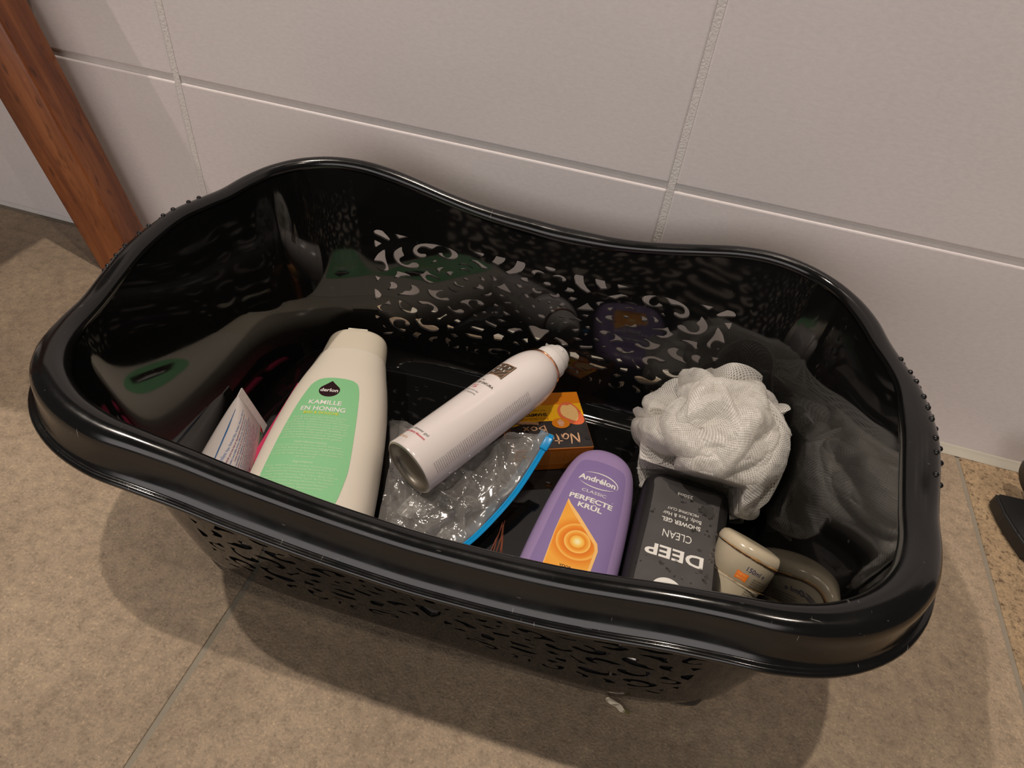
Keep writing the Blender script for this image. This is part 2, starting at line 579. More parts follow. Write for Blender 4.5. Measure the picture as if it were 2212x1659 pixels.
# ------------------------------------------------------------------ basket geometry
RIM=[(1940,-2290,2114,98),(1932,-2019,2111,76),(1898,-1750,2081,62),(1850,-1488,2047,65),(1787,-1236,2045,70),(1681,-1000,2049,64),(1511,-802,2058,60),(1283,-666,2063,60),(1026,-590,2054,60),(760,-561,2019,60),(495,-560,1964,60),(228,-563,1906,60),(-41,-564,1853,62),(-312,-562,1815,70),(-582,-559,1797,79),(-850,-559,1789,84),(-1118,-565,1804,83),(-1386,-578,1825,77),(-1656,-593,1864,68),(-1924,-603,1918,61),(-2191,-610,1977,64),(-2458,-626,2030,68),(-2724,-663,2069,63),(-2982,-746,2085,60),(-3208,-892,2080,60),(-3373,-1101,2068,60),(-3466,-1350,2057,60),(-3506,-1613,2055,60),(-3539,-1878,2087,60),(-3563,-2148,2117,60),(-3559,-2419,2119,64),(-3541,-2690,2109,72),(-3505,-2955,2075,73),(-3459,-3219,2044,71),(-3402,-3484,2048,81),(-3298,-3728,2063,100),(-3134,-3927,2072,108),(-2907,-4064,2060,103),(-2645,-4134,2046,96),(-2373,-4149,2041,81),(-2103,-4152,2021,73),(-1835,-4155,1984,71),(-1567,-4151,1947,71),(-1299,-4146,1914,71),(-1031,-4142,1893,71),(-762,-4137,1881,71),(-494,-4132,1891,71),(-225,-4126,1909,71),(43,-4120,1942,71),(311,-4106,1985,71),(578,-4087,2026,72),(846,-4068,2049,76),(1114,-4040,2051,89),(1375,-3964,2056,102),(1599,-3817,2068,113),(1756,-3607,2065,117),(1842,-3357,2050,108),(1879,-3092,2043,103),(1909,-2827,2075,109),(1934,-2561,2107,111)]
HOLES_SIDE="""s-1727,1502 -1695,1523 -1646,1520 -1626,1505 -1570,1450 -1590,1427 -1661,1454 -1722,1475
c-1721,1417 -1651,1391 -1718,1336 -1725,1383
c-1519,1511 -1390,1502 -1488,1464 -1510,1490
s-1620,1331 -1617,1268 -1605,1212 -1582,1149 -1589,1116 -1614,1102 -1665,1104 -1703,1125 -1701,1137 -1689,1134 -1674,1118 -1644,1111 -1619,1124 -1618,1156 -1638,1185 -1675,1196 -1727,1193 -1725,1211 -1690,1274 -1653,1311
s-1452,1389 -1448,1351 -1427,1305 -1468,1272 -1473,1249 -1453,1222 -1410,1212 -1376,1221 -1343,1248 -1301,1255 -1274,1236 -1286,1207 -1323,1187 -1391,1176 -1456,1185 -1499,1209 -1530,1252 -1536,1291 -1525,1328 -1488,1365
s-1158,1421 -1214,1429 -1264,1423 -1292,1399 -1295,1373 -1264,1357 -1218,1365 -1204,1352 -1216,1328 -1270,1310 -1313,1321 -1340,1346 -1340,1385 -1315,1427 -1258,1460 -1175,1478 -1070,1483 -985,1474 -920,1455 -889,1427 -898,1391 -942,1363 -996,1355 -1061,1366 -1088,1387 -1081,1401 -1047,1411 -1037,1389 -1006,1372 -969,1381 -956,1408 -974,1442 -1014,1468 -1061,1474 -1110,1460
c-1113,1326 -1087,1312 -1157,1281
c-1528,1052 -1503,1086 -1496,1128 -1410,1122 -1371,1112 -1331,1090 -1409,1086 -1464,1070 -1497,1046
c-1730,1044 -1663,1028 -1698,979
c-1273,1135 -1227,1156 -1194,1195 -1158,1171 -1052,1137 -1055,1122 -1086,1129 -1157,1145 -1200,1139 -1207,1124 -1184,1097 -1109,1082 -1112,1068 -1168,1057 -1217,1072 -1245,1098
s-1098,1230 -1070,1254 -1023,1267 -1055,1235 -1066,1204 -1083,1206
s-998,1213 -978,1233 -940,1242 -918,1238 -940,1221 -948,1188 -979,1194
s-1564,996 -1530,1000 -1499,985 -1490,964 -1502,933 -1536,915 -1596,907 -1571,923 -1563,950 -1570,977
s-1357,1002 -1314,1007 -1273,985 -1258,956 -1274,924 -1312,894 -1355,878 -1421,869 -1491,870 -1435,899 -1410,928 -1358,939 -1344,961 -1354,982
c-1724,901 -1685,883 -1655,850 -1652,837 -1670,796 -1715,776 -1722,831
s-969,1076 -928,1051 -879,1045 -838,1043 -878,1030 -927,1038 -959,1053
s-917,1126 -905,1140 -890,1145 -878,1124 -846,1110 -801,1120 -808,1102 -836,1092 -879,1094 -911,1109
s-1182,996 -1121,996 -1069,1008 -1026,1021 -1003,1008 -1059,989 -1083,968 -1087,954 -1072,938 -1028,930 -972,951 -945,936 -956,914 -1003,901 -1069,896 -1124,912 -1161,941 -1176,970
s-1575,786 -1557,762 -1549,730 -1617,730 -1656,712 -1664,686 -1646,665 -1611,651 -1571,660 -1571,651 -1610,640 -1658,646 -1691,673 -1696,696 -1677,716 -1613,745
c-1709,599 -1661,585 -1704,545
s-1475,807 -1436,805 -1452,782 -1447,745 -1414,720 -1370,717 -1335,732 -1323,761 -1278,747 -1272,724 -1289,698 -1332,677 -1390,674 -1440,698 -1468,731
s-1283,835 -1222,852 -1155,857 -1096,838 -1056,804 -1056,775 -1077,751 -1112,738 -1144,752 -1109,769 -1107,797 -1139,813 -1184,817 -1232,807
s-968,850 -938,860 -919,838 -887,827 -852,840 -836,853 -805,858 -779,840 -800,810 -861,797 -889,802 -940,823
c-1081,684 -1020,711 -966,766 -950,756 -1006,710 -1037,668
c-894,704 -843,737 -799,722 -836,688
s-1568,560 -1551,588 -1499,610 -1432,613 -1373,594 -1343,565 -1348,544 -1370,533 -1397,533 -1396,559 -1426,575 -1480,571 -1515,555 -1521,529 -1495,498 -1449,482 -1386,485 -1407,448 -1476,472 -1536,506
s-1298,627 -1254,640 -1210,659 -1233,635 -1227,607 -1197,584 -1138,593 -1080,602 -1033,584 -1032,565 -1057,541 -1097,523 -1152,525 -1226,547 -1264,583
c-943,649 -874,637 -874,608 -946,601
c-1628,497 -1590,467 -1627,460
c-1626,399 -1582,411 -1511,428 -1545,395 -1581,387 -1626,386
c-1446,391 -1432,397 -1405,385 -1414,380
c-1316,435 -1294,460 -1268,481 -1215,474 -1243,442 -1248,412 -1283,415
s-1129,423 -1119,446 -1089,464 -1041,479 -1042,456 -1082,440 -1090,423 -1085,405 -1117,409
c-910,553 -850,561 -816,540 -859,516
s-948,488 -926,491 -892,472 -913,453 -913,423 -881,400 -840,404 -815,431 -796,421 -817,395 -857,386 -904,399 -939,431 -951,464
c-769,1493 -640,1497 -634,1485 -656,1455
c-515,1498 -428,1497 -428,1478 -450,1441 -499,1404 -560,1423 -535,1453
c-313,1498 -243,1494 -232,1478 -236,1447 -261,1397 -314,1362 -382,1336 -422,1356 -372,1388 -336,1427 -321,1465
c-779,1394 -739,1409 -693,1409 -564,1350 -618,1341 -651,1340 -684,1367 -728,1387
s-883,1327 -851,1348 -801,1353 -753,1340 -726,1324 -734,1322 -765,1335 -816,1338 -858,1333
s-861,1275 -850,1293 -817,1304 -774,1295 -757,1277 -765,1271 -789,1283 -824,1286
s-823,1192 -808,1206 -782,1206 -764,1195 -775,1182 -805,1180
s-667,1252 -629,1252 -606,1238 -606,1220 -624,1209 -643,1209 -641,1229
s-563,1291 -522,1285 -491,1270 -487,1258 -516,1232 -521,1243 -526,1262
s-669,1172 -636,1169 -607,1152 -604,1130 -622,1116 -665,1115 -722,1121 -680,1132 -662,1152
s-634,1067 -591,1076 -555,1094 -530,1117 -518,1105 -532,1079 -564,1062 -598,1060
c-409,1242 -368,1202 -312,1144 -383,1153 -448,1166 -495,1182 -453,1204 -426,1224
c-449,1121 -408,1117 -361,1103 -434,1089
c-399,1048 -319,1062 -314,1042 -375,1031
c-475,1008 -438,995 -456,972 -493,975
s-841,919 -806,959 -747,985 -679,1000 -618,999 -585,977 -589,960 -616,946 -651,949 -658,970 -685,982 -728,974 -746,953 -737,929 -699,901 -708,887 -748,908 -793,920
s-166,1411 -159,1433 -129,1449 -80,1450 -41,1433 -31,1416 -55,1421 -101,1425 -129,1412 -132,1391 -158,1400
s-265,1322 -245,1344 -194,1350 -191,1327 -165,1307 -197,1301 -240,1306
c-311,1261 -246,1266 -219,1235 -263,1221
s-113,1268 -104,1250 -75,1240 -39,1249 -41,1226 -74,1209 -112,1212 -137,1233 -132,1257
c-216,1175 -171,1185 -140,1142 -176,1135
c-69,1160 -41,1170 -45,1134
c-124,1082 -91,1090 -65,1058 -95,1048
c-230,1036 -214,1047 -169,1029 -174,1019 -215,1026
c-296,991 -245,992 -223,977 -225,956
c-390,945 -380,951 -296,923 -354,904 -377,918
c-482,920 -456,923 -443,901 -463,893
c-613,883 -562,898 -543,879 -585,866
c-677,836 -640,828 -654,808 -692,814
c-144,962 -89,929 -116,919
c-723,676 -669,698 -611,698 -548,697 -575,658 -652,665
c-756,601 -668,604 -574,609 -555,577 -632,564 -700,563 -733,581
c-559,788 -549,802 -510,789 -427,774 -440,740 -492,752 -543,768
c-455,842 -399,852 -333,844 -386,819
c-728,758 -689,766 -631,758 -684,755 -719,748
c-235,881 -181,881 -190,865
c-324,736 -300,767 -247,792 -183,801 -154,782 -204,766 -236,745 -258,717
c-451,628 -446,659 -404,685 -336,673 -353,645 -361,610 -438,599
c-160,687 -97,712 -90,672 -94,645
c-254,618 -225,639 -204,641 -138,600 -199,612
c-396,550 -298,566 -307,555 -387,544
c-568,513 -493,531 -492,524 -563,506
c-752,496 -735,505 -657,499 -665,491
c-724,442 -693,448 -704,422 -703,391 -719,388 -715,419
s-631,406 -623,434 -597,447 -549,443 -582,438 -608,425 -609,407 -578,395 -605,390
s-482,453 -474,481 -431,502 -374,514 -307,517 -261,507 -247,490 -265,473 -314,466 -312,473 -275,482 -273,496 -310,503 -341,500 -375,485 -424,484 -454,471 -452,451 -424,443 -377,449 -391,436 -445,428"""
HOLES_MID="""s-41,1332 -22,1353 19,1356 36,1338 25,1320 -16,1315
s-40,991 -21,1006 17,1006 39,989 24,964 -19,964
s-51,1500 -19,1507 49,1502 41,1474 12,1465 -32,1472
s-106,835 -94,859 -37,867 17,853 93,859 100,837 65,794 19,718 -12,710 -45,749"""

BX, BY, YAW = -0.0806, -0.2353, 0.0215
CYW, SYW = math.cos(YAW), math.sin(YAW)
A0, B0, KA, KB, NN = 0.2345, 0.1430, 0.1275, 0.150, 4.8
RN = 288
_r = np.array(RIM, float) / 1e4
_loc = np.stack([CYW * (_r[:, 0] - BX) + SYW * (_r[:, 1] - BY), -SYW * (_r[:, 0] - BX) + CYW * (_r[:, 1] - BY), _r[:, 2], _r[:, 3]], 1)
_f = np.array(catmull(_loc, 6))
s_ = np.r_[0, np.cumsum(np.linalg.norm(np.diff(np.vstack([_f, _f[:1]])[:, :2], axis=0), axis=1))]
_ff = np.vstack([_f, _f[:1]])
LEN = s_[-1]
# start the loop at the left end so the seam is away from the pierced panels
_t = np.linspace(0, LEN, 2 * RN + 1)[:-1]
_p = np.stack([np.interp(_t, s_, _ff[:, k]) for k in range(4)], 1)
k0 = int(np.argmin(np.abs(np.arctan2(_p[:, 1], _p[:, 0]) + PI * 0.9999)))
_p = np.roll(_p, -k0, axis=0)
RC = _p[::2]                      # RN rim-centre samples: x, y, z, r (basket frame)
TH = np.arctan2(RC[:, 1], RC[:, 0])
TH = np.unwrap(TH)
if TH[-1] < TH[0]: raise RuntimeError('orientation')
TH_ = np.append(TH, TH[0] + 2 * PI)
S_ = np.arange(RN + 1)
RC_ = np.vstack([RC, RC[:1]])


def wrap_i(a, s):
    return np.interp(np.asarray(s, float) % RN, S_, a)


def th_of_s(s):
    return np.interp(s, S_, TH_)


def s_of_th(th):
    th = (th - TH[0]) % (2 * PI) + TH[0]
    return float(np.interp(th, TH_, S_))


def r_se(th, z):
    a, b = A0 + KA * z, B0 + KB * z
    c, s = np.cos(th), np.sin(th)
    return (np.abs(c / a) ** NN + np.abs(s / b) ** NN) ** (-1.0 / NN)


# plan normals of the rim curve
_T = np.roll(RC, -1, 0)[:, :2] - np.roll(RC, 1, 0)[:, :2]
NR = np.stack([_T[:, 1], -_T[:, 0]], 1)
NR /= np.linalg.norm(NR, axis=1)[:, None]
NR *= np.sign(np.median((NR * RC[:, :2]).sum(1)))
TOPP = RC[:, :2] - NR * (RC[:, 3:4] * 0.86)     # where the wall meets the rolled rim
ZT = RC[:, 2] - 0.001
for _ in range(4): ZT = 0.25 * np.roll(ZT, 1) + 0.5 * ZT + 0.25 * np.roll(ZT, -1)
_rs = r_se(TH, ZT)
DEL = TOPP - np.stack([_rs * np.cos(TH), _rs * np.sin(TH)], 1)
for _ in range(3): DEL = 0.25 * np.roll(DEL, 1, 0) + 0.5 * DEL + 0.25 * np.roll(DEL, -1, 0)
DEL_ = np.vstack([DEL, DEL[:1]])
ZT_ = np.append(ZT, ZT[0])
FIL = 0.024


def wall_pt(s, z):
    """inner surface of the basket side, basket frame (vectorised)"""
    s = np.asarray(s, float)
    z = np.asarray(z, float)
    th = th_of_s(np.clip(s, 0, RN))
    r = r_se(th, z)
    zt = np.interp(s, S_, ZT_)
    k = np.clip((z - FIL) / (zt - FIL), 0, 1.2) ** 3
    dx = np.interp(s, S_, DEL_[:, 0]) * k
    dy = np.interp(s, S_, DEL_[:, 1]) * k
    return np.stack([r * np.cos(th) + dx, r * np.sin(th) + dy, z + 0 * s], -1)


def wall_nrm(s, z):
    e = 0.5
    s = np.asarray(s, float)
    s0, s1 = (s - e), (s + e)
    a = wall_pt(s0 % RN, z)
    b = wall_pt(s1 % RN, z)
    c = wall_pt(s % RN, z - 0.003)
    d = wall_pt(s % RN, z + 0.003)
    n = np.cross(b - a, d - c)
    n /= np.linalg.norm(n, axis=-1)[:, None]
    return n                                     # outward


def to_world(P):
    P = np.asarray(P, float)
    out = P.copy()
    out[..., 0] = BX + CYW * P[..., 0] - SYW * P[..., 1]
    out[..., 1] = BY + SYW * P[..., 0] + CYW * P[..., 1]
    return out


THK = 0.0030


def pt_in(poly, x, y):
    n = len(poly)
    c = False
    j = n - 1
    for i in range(n):
        xi, yi = poly[i]
        xj, yj = poly[j]
        if (yi > y) != (yj > y) and x < (xj - xi) * (y - yi) / (yj - yi) + xi: c = not c
        j = i
    return c


def build_basket():
    root = empty('laundry_basket', (BX, BY, 0), 'glossy black plastic laundry basket with scroll-pierced sides standing on the tiles', 'laundry basket')
    root.rotation_euler = (0, 0, YAW)
    # --- holes in (x, z)
    polys = []

    def parse(txt, mirror):
        for l in txt.strip().splitlines():
            m, rest = l[0], l[1:]
            pts = [tuple(int(q) / 1e4 for q in t.split(',')) for t in rest.split()]
            if m == 's': pts = [tuple(p) for p in catmull(pts, 2)]
            polys.append(pts)
            if mirror: polys.append([(-x, z) for x, z in pts][::-1])
    parse(HOLES_SIDE, True)
    parse(HOLES_MID, False)

    def se_y(x, z):
        a, b = A0 + KA * z, B0 + KB * z
        return b * max(1e-6, 1 - abs(x / a) ** NN) ** (1 / NN)
    ds = LEN / RN
    V, E, FH = [], [], []
    TS = 0.18
    NT = 26
    for side in (1, -1):
        for pts in polys:
            idx = []
            for (x, z) in pts:
                x = x + 0.0018
                th = math.atan2(side * se_y(x, z), x)
                s = s_of_th(th)
                zt = float(np.interp(s, S_, ZT_))
                idx.append(len(V))
                V.append((s * ds, (z - FIL) / (zt - FIL) * TS))
            a = sum(V[idx[i]][0] * V[idx[(i + 1) % len(idx)]][1] - V[idx[(i + 1) % len(idx)]][0] * V[idx[i]][1] for i in range(len(idx)))
            if a < 0: idx = idx[::-1]
            FH.append(idx)
    nh = len(V)
    hv = np.array(V)
    for i in range(RN + 1):
        for j in range(NT + 1):
            p = (i * ds, j / NT * TS)
            V.append(p)
    res = delaunay_2d_cdt([Vector(v) for v in V], E, FH, 0, 1e-6)
    ov, oe, of, _, _, off = res
    ov = np.array([(v.x, v.y) for v in ov])
    keep = [tuple(f) for f, src in zip(of, off) if not src]
    s = ov[:, 0] / ds
    t = ov[:, 1] / TS
    zt = np.interp(s, S_, ZT_)
    z = FIL + t * (zt - FIL)
    Pin = wall_pt(np.clip(s, 0, RN), z)
    N = wall_nrm(s, z)
    Pout = Pin + N * THK
    n = len(ov)
    verts = np.vstack([Pin, Pout])
    faces, fn = [], []
    from collections import defaultdict
    ec = defaultdict(list)
    for f in keep:
        a, b, c = f
        A = (ov[b] - ov[a])
        B = (ov[c] - ov[a])
        if A[0] * B[1] - A[1] * B[0] < 0: a, b, c = a, c, b
        # (s, t) counter-clockwise gives the outward normal
        faces.append((a + n, b + n, c + n)); fn.append(1)
        faces.append((c, b, a)); fn.append(-1)
        for e in ((a, b), (b, c), (c, a)): ec[tuple(sorted(e))].append(e)
    for k, l in ec.items():
        if len(l) == 1:
            a, b = l[0]
            if (abs(ov[a][0]) < 1e-6 and abs(ov[b][0]) < 1e-6) or (abs(ov[a][0] - RN * ds) < 1e-6 and abs(ov[b][0] - RN * ds) < 1e-6): continue
            if ov[a][1] < 1e-6 and ov[b][1] < 1e-6: continue
            faces.append((a, b, b + n, a + n)); fn.append(0)
    # --- fillet and bottom
    sg = np.arange(RN)
    base = wall_pt(sg, np.full(RN, FIL))
    nb = wall_nrm(sg, np.full(RN, FIL))
    np2 = nb.copy(); np2[:, 2] = 0
    np2 /= np.linalg.norm(np2, axis=1)[:, None]
    rings_in, rings_out = [], []
    KF = 7
    for k in range(KF + 1):
        be = k / KF * PI / 2
        off_i = FIL * (1 - math.cos(be))
        zi = FIL - (FIL - 0.0032) * math.sin(be)
        p = base - np2 * off_i; p[:, 2] = zi
        rings_in.append(p)
        off_o = (FIL * 0.75) * (1 - math.cos(be)) if k else 0
        q = base + nb * THK * (1 - k / KF) - np2 * off_o
        q[:, 2] = FIL - (FIL - 0.0) * math.sin(be) if k else (base + nb * THK)[:, 2]
        rings_out.append(q)
    for sc in (0.82, 0.6, 0.35, 0.12):
        p = rings_in[KF] * 1.0; p = p * np.array([sc, sc, 1]); rings_in.append(p)
        q = rings_out[KF] * np.array([sc, sc, 1]); rings_out.append(q)
    base_i = len(verts)
    for rset, flip in ((rings_in, True), (rings_out, False)):
        o0 = len(verts)
        verts = np.vstack([verts] + rset + [np.array([[0, 0, rset[-1][0, 2]]])])
        cidx = len(verts) - 1
        for k in range(len(rset) - 1):
            for i in range(RN):
                j = (i + 1) % RN
                a, b = o0 + k * RN + i, o0 + k * RN + j
                c, d = o0 + (k + 1) * RN + j, o0 + (k + 1) * RN + i
                f = (a, b, c, d) if flip else (d, c, b, a)
                faces.append(f); fn.append(2)
        for i in range(RN):
            j = (i + 1) % RN
            a, b = o0 + (len(rset) - 1) * RN + i, o0 + (len(rset) - 1) * RN + j
            faces.append((a, b, cidx) if flip else (cidx, b, a)); fn.append(2)
    body = mesh('body', verts, faces, MAT['black_in'], root)
    me = body.data
    # analytic normals on the sides so that reflections stay clean
    fidx = np.array(fn)
    smooth = (fidx != 0)
    me.polygons.foreach_set('use_smooth', smooth.tolist())
    vn = np.zeros((len(verts), 3))
    me.vertices.foreach_get('normal', (buf := np.empty(len(verts) * 3)))
    vn[:] = buf.reshape(-1, 3)
    # fillet normals
    o0 = 2 * n
    for k in range(KF + 1):
        be = k / KF * PI / 2
        nn = -(nb * math.cos(be)) + np.array([0, 0, 1.0]) * math.sin(be)
        nn /= np.linalg.norm(nn, axis=1)[:, None]
        vn[o0 + k * RN:o0 + (k + 1) * RN] = nn
    for k in range(KF + 1, KF + 5): vn[o0 + k * RN:o0 + (k + 1) * RN] = (0, 0, 1)
    ln = []
    for p, k in zip(me.polygons, fn):
        for vi in p.vertices:
            if k == 1: ln.append(tuple(N[vi - n]))
            elif k == -1: ln.append(tuple(-N[vi]))
            elif k == 0: ln.append(tuple(p.normal))
            else: ln.append(tuple(vn[vi]))
    me.normals_split_custom_set(ln)

    # --- rolled rim with skirt and bead
    verts, faces = [], []
    ring = []
    for i in range(RN):
        x, y, z, r = RC[i]
        hb = math.exp(-(y / 0.062) ** 4) if abs(x) > 0.15 else 0.0
        bo = 0.0160 * (1 - hb) + 0.0090 * hb
        bz = -0.0190 * (1 - hb) + -0.0150 * hb
        br = 0.0023
        prof = []
        for k in range(13):
            a = math.radians(205 - k * (205 - 8) / 12)
            prof.append((r * math.cos(a), r * math.sin(a)))
        # skirt, slightly concave, to the bead
        x0, z0 = prof[-1]
        for t in (0.2, 0.4, 0.6, 0.8):
            xx = x0 + (bo - 0.0022 - x0) * (t ** 1.5)
            zz = z0 + (bz + 0.003 - z0) * t
            prof.append((xx, zz))
        prof.append((bo - 0.0020, bz + 0.0026))
        for k in range(9):
            a = math.radians(120 - k * 30)
            prof.append((bo + br * math.cos(a), bz + br * math.sin(a)))
        prof.append((bo - 0.0040, bz + 0.001))
        prof.append((r * 0.75, z0 - 0.003))
        prof.append((r * 0.2, r * 0.4))
        prof.append((-r * 0.62, -r * 0.1))
        if i == 0: NP = len(prof)
        ring.append(prof)
    # smooth profiles along the rim
    A = np.array(ring)
    for _ in range(3): A = 0.25 * np.roll(A, 1, 0) + 0.5 * A + 0.25 * np.roll(A, -1, 0)
    for i in range(RN):
        x, y, z, r = RC[i]
        for (o_, zz) in A[i]:
            verts.append((x + NR[i, 0] * o_, y + NR[i, 1] * o_, z + zz))
    for i in range(RN):
        j = (i + 1) % RN
        for k in range(NP):
            l = (k + 1) % NP
            faces.append((i * NP + k, i * NP + l, j * NP + l, j * NP + k))
    rim = mesh('rim', verts, faces, MAT['black_rim'], root)
    bm = bmesh.new(); bm.from_mesh(rim.data)
    bmesh.ops.recalc_face_normals(bm, faces=bm.faces)
    bm.to_mesh(rim.data); bm.free()
    rim.data.polygons.foreach_set('use_smooth', [True] * len(rim.data.polygons))

    # --- grip studs on the two end handles
    bm = bmesh.new()
    bmesh.ops.create_uvsphere(bm, u_segments=12, v_segments=8, radius=0.0020)
    st = from_bm('grip_stud', bm, MAT['black_rim'], root)
    first = True
    for sgn in (-1, 1):
        for k in range(9):
            yy = -0.054 + k * 0.0135
            cand = [i for i in range(RN) if RC[i, 0] * sgn > 0.15]
            i = min(cand, key=lambda q: abs(RC[q, 1] - yy))
            x, y, z, r = RC[i]
            for a in (64, 14):
                ca, sa = math.cos(math.radians(a)), math.sin(math.radians(a))
                loc = (x + NR[i, 0] * (r * ca - 0.0002), y + NR[i, 1] * (r * ca - 0.0002), z + r * sa - 0.0002)
                if first: o = st; first = False
                else:
                    o = st.copy(); COL.objects.link(o); o.parent = root
                o.location = loc
    return root


BASKET = build_basket()


# ------------------------------------------------------------------ loft bodies, labels, lettering
class Loft:
    """upright body in its own frame: z along the axis, front at -y; rows of (z, half width, half depth, exponent)"""
    def __init__(self, rows, sub=6):
        self.r = np.array(catmull(rows, sub, closed=False))
        self.r[:, 0] = np.maximum.accumulate(self.r[:, 0])

    def at(self, z):
        return [np.interp(z, self.r[:, 0], self.r[:, k]) for k in (1, 2, 3)]

    def front(self, x, z, eps=0.0):
        w, d, n = self.at(z)
        q = min(0.9999, abs(x) / w)
        return Vector((x, -d * (1 - q ** n) ** (1 / n) - eps, z))

    def build(self, name, mat, parent, seg=112, cap_lo=True, cap_hi=True):
        V, F = [], []
        for (z, w, d, n) in self.r:
            for k in range(seg):
                a = 2 * PI * k / seg
                c, s = math.cos(a), math.sin(a)
                r = (abs(c / w) ** n + abs(s / d) ** n) ** (-1 / n)
                V.append((r * c, r * s, z))
        R_ = len(self.r)
        for i in range(R_ - 1):
            for k in range(seg):
                l = (k + 1) % seg
                F.append((i * seg + k, i * seg + l, (i + 1) * seg + l, (i + 1) * seg + k))
        if cap_lo:
            V.append((0, 0, self.r[0, 0])); c = len(V) - 1
            for k in range(seg): F.append((c, (k + 1) % seg, k))
        if cap_hi:
            V.append((0, 0, self.r[-1, 0])); c = len(V) - 1
            o = (R_ - 1) * seg
            for k in range(seg): F.append((c, o + k, o + (k + 1) % seg))
        return mesh(name, V, F, mat, parent)


def patch(name, outline, surf, mat, parent, step=0.004, holes=()):
    """thin printed patch following surf(u, v)"""
    ar = sum(outline[i][0] * outline[(i + 1) % len(outline)][1] - outline[(i + 1) % len(outline)][0] * outline[i][1] for i in range(len(outline)))
    if ar < 0: outline = outline[::-1]
    V = [Vector(p) for p in outline]
    FO = [list(range(len(V)))]
    for h in holes:
        FO.append(list(range(len(V), len(V) + len(h))))
        V += [Vector(p) for p in h]
    xs = [p[0] for p in outline]; ys = [p[1] for p in outline]
    u = min(xs) + step * 0.5
    ol = [tuple(p) for p in outline]
    while u < max(xs):
        v = min(ys) + step * 0.5
        while v < max(ys):
            if pt_in(ol, u, v): V.append(Vector((u, v)))
            v += step
        u += step
    ov, _, of, _, _, off = delaunay_2d_cdt(V, [], FO, 0, 1e-7)
    F = []
    for f, s in zip(of, off):
        if 0 in s and not any(q > 0 for q in s):
            a, b, c = [ov[i] for i in f[:3]]
            F.append(tuple(f) if (b - a).cross(c - a) > 0 else tuple(f[::-1]))
    return mesh(name, [surf(v.x, v.y) for v in ov], F, mat, parent)


_tc = {}


def text_geo(body, bold=0.0, italic=0.0):
    key = (body, bold, italic)
    if key in _tc: return _tc[key]
    c = bpy.data.curves.new('lettering_curve', 'FONT')
    c.body = body
    c.size = 1.0
    c.align_x = 'CENTER'
    c.offset = bold
    c.shear = italic
    c.resolution_u = 3
    c.space_line = 0.9
    o = bpy.data.objects.new('lettering_curve', c)
    COL.objects.link(o)
    dg = bpy.context.evaluated_depsgraph_get()
    me = o.evaluated_get(dg).to_mesh()
    V = [(v.co.x, v.co.y) for v in me.vertices]
    F = [tuple(p.vertices) for p in me.polygons]
    o.evaluated_get(dg).to_mesh_clear()
    bpy.data.objects.remove(o)
    bpy.data.curves.remove(c)
    _tc[key] = (V, F)
    return V, F


def lettering(name, lines, surf, mat, parent):
    """lines: (text, u centre, v baseline, cap height, width or None, bold, italic, rotation)"""
    VV, FF = [], []
    for L in lines:
        body, u0, v0, h, wd, bold, ital, rot = (list(L) + [0, 0, 0])[:8]
        V, F = text_geo(body, bold, ital)
        if not V: continue
        xs = [p[0] for p in V]
        w0 = max(xs) - min(xs)
        cx = (max(xs) + min(xs)) / 2
        k = h / 0.73
        kx = k if wd is None else wd / w0
        b = len(VV)
        cr, sr = math.cos(rot), math.sin(rot)
        for (x, y) in V:
            a, c = (x - cx) * kx, y * k
            VV.append(surf(u0 + a * cr - c * sr, v0 + a * sr + c * cr))
        for f in F: FF.append(tuple(b + i for i in f))
    return mesh(name, VV, FF, mat, parent, smooth=False)


def rrect(x0, y0, x1, y1, r, n=5):
    P = []
    for cx, cy, a0 in ((x1 - r, y1 - r, 0), (x0 + r, y1 - r, 90), (x0 + r, y0 + r, 180), (x1 - r, y0 + r, 270)):
        for k in range(n + 1):
            a = math.radians(a0 + 90 * k / n)
            P.append((cx + r * math.cos(a), cy + r * math.sin(a)))
    return P


def ell(cx, cy, rx, ry, n=32, rot=0):
    c, s = math.cos(rot), math.sin(rot)
    return [(cx + rx * math.cos(2 * PI * k / n) * c - ry * math.sin(2 * PI * k / n) * s,
             cy + rx * math.cos(2 * PI * k / n) * s + ry * math.sin(2 * PI * k / n) * c) for k in range(n)]


def pose(o, origin, zaxis, front):
    """o's +z along zaxis, its -y towards front"""
    z = Vector(zaxis).normalized()
    y = -Vector(front)
    y = (y - z * y.dot(z)).normalized()
    x = y.cross(z)
    M_ = Matrix((x, y, z)).transposed().to_4x4()
    M_.translation = Vector(origin)
    o.matrix_world = M_
    return M_


def revolve(name, prof, mat, parent, seg=72):
    V, F = [], []
    for (z, r) in prof:
        for k in range(seg):
            a = 2 * PI * k / seg
            V.append((r * math.cos(a), r * math.sin(a), z))
    for i in range(len(prof) - 1):
        for k in range(seg):
            l = (k + 1) % seg
            F.append((i * seg + k, i * seg + l, (i + 1) * seg + l, (i + 1) * seg + k))
    return mesh(name, V, F, mat, parent)


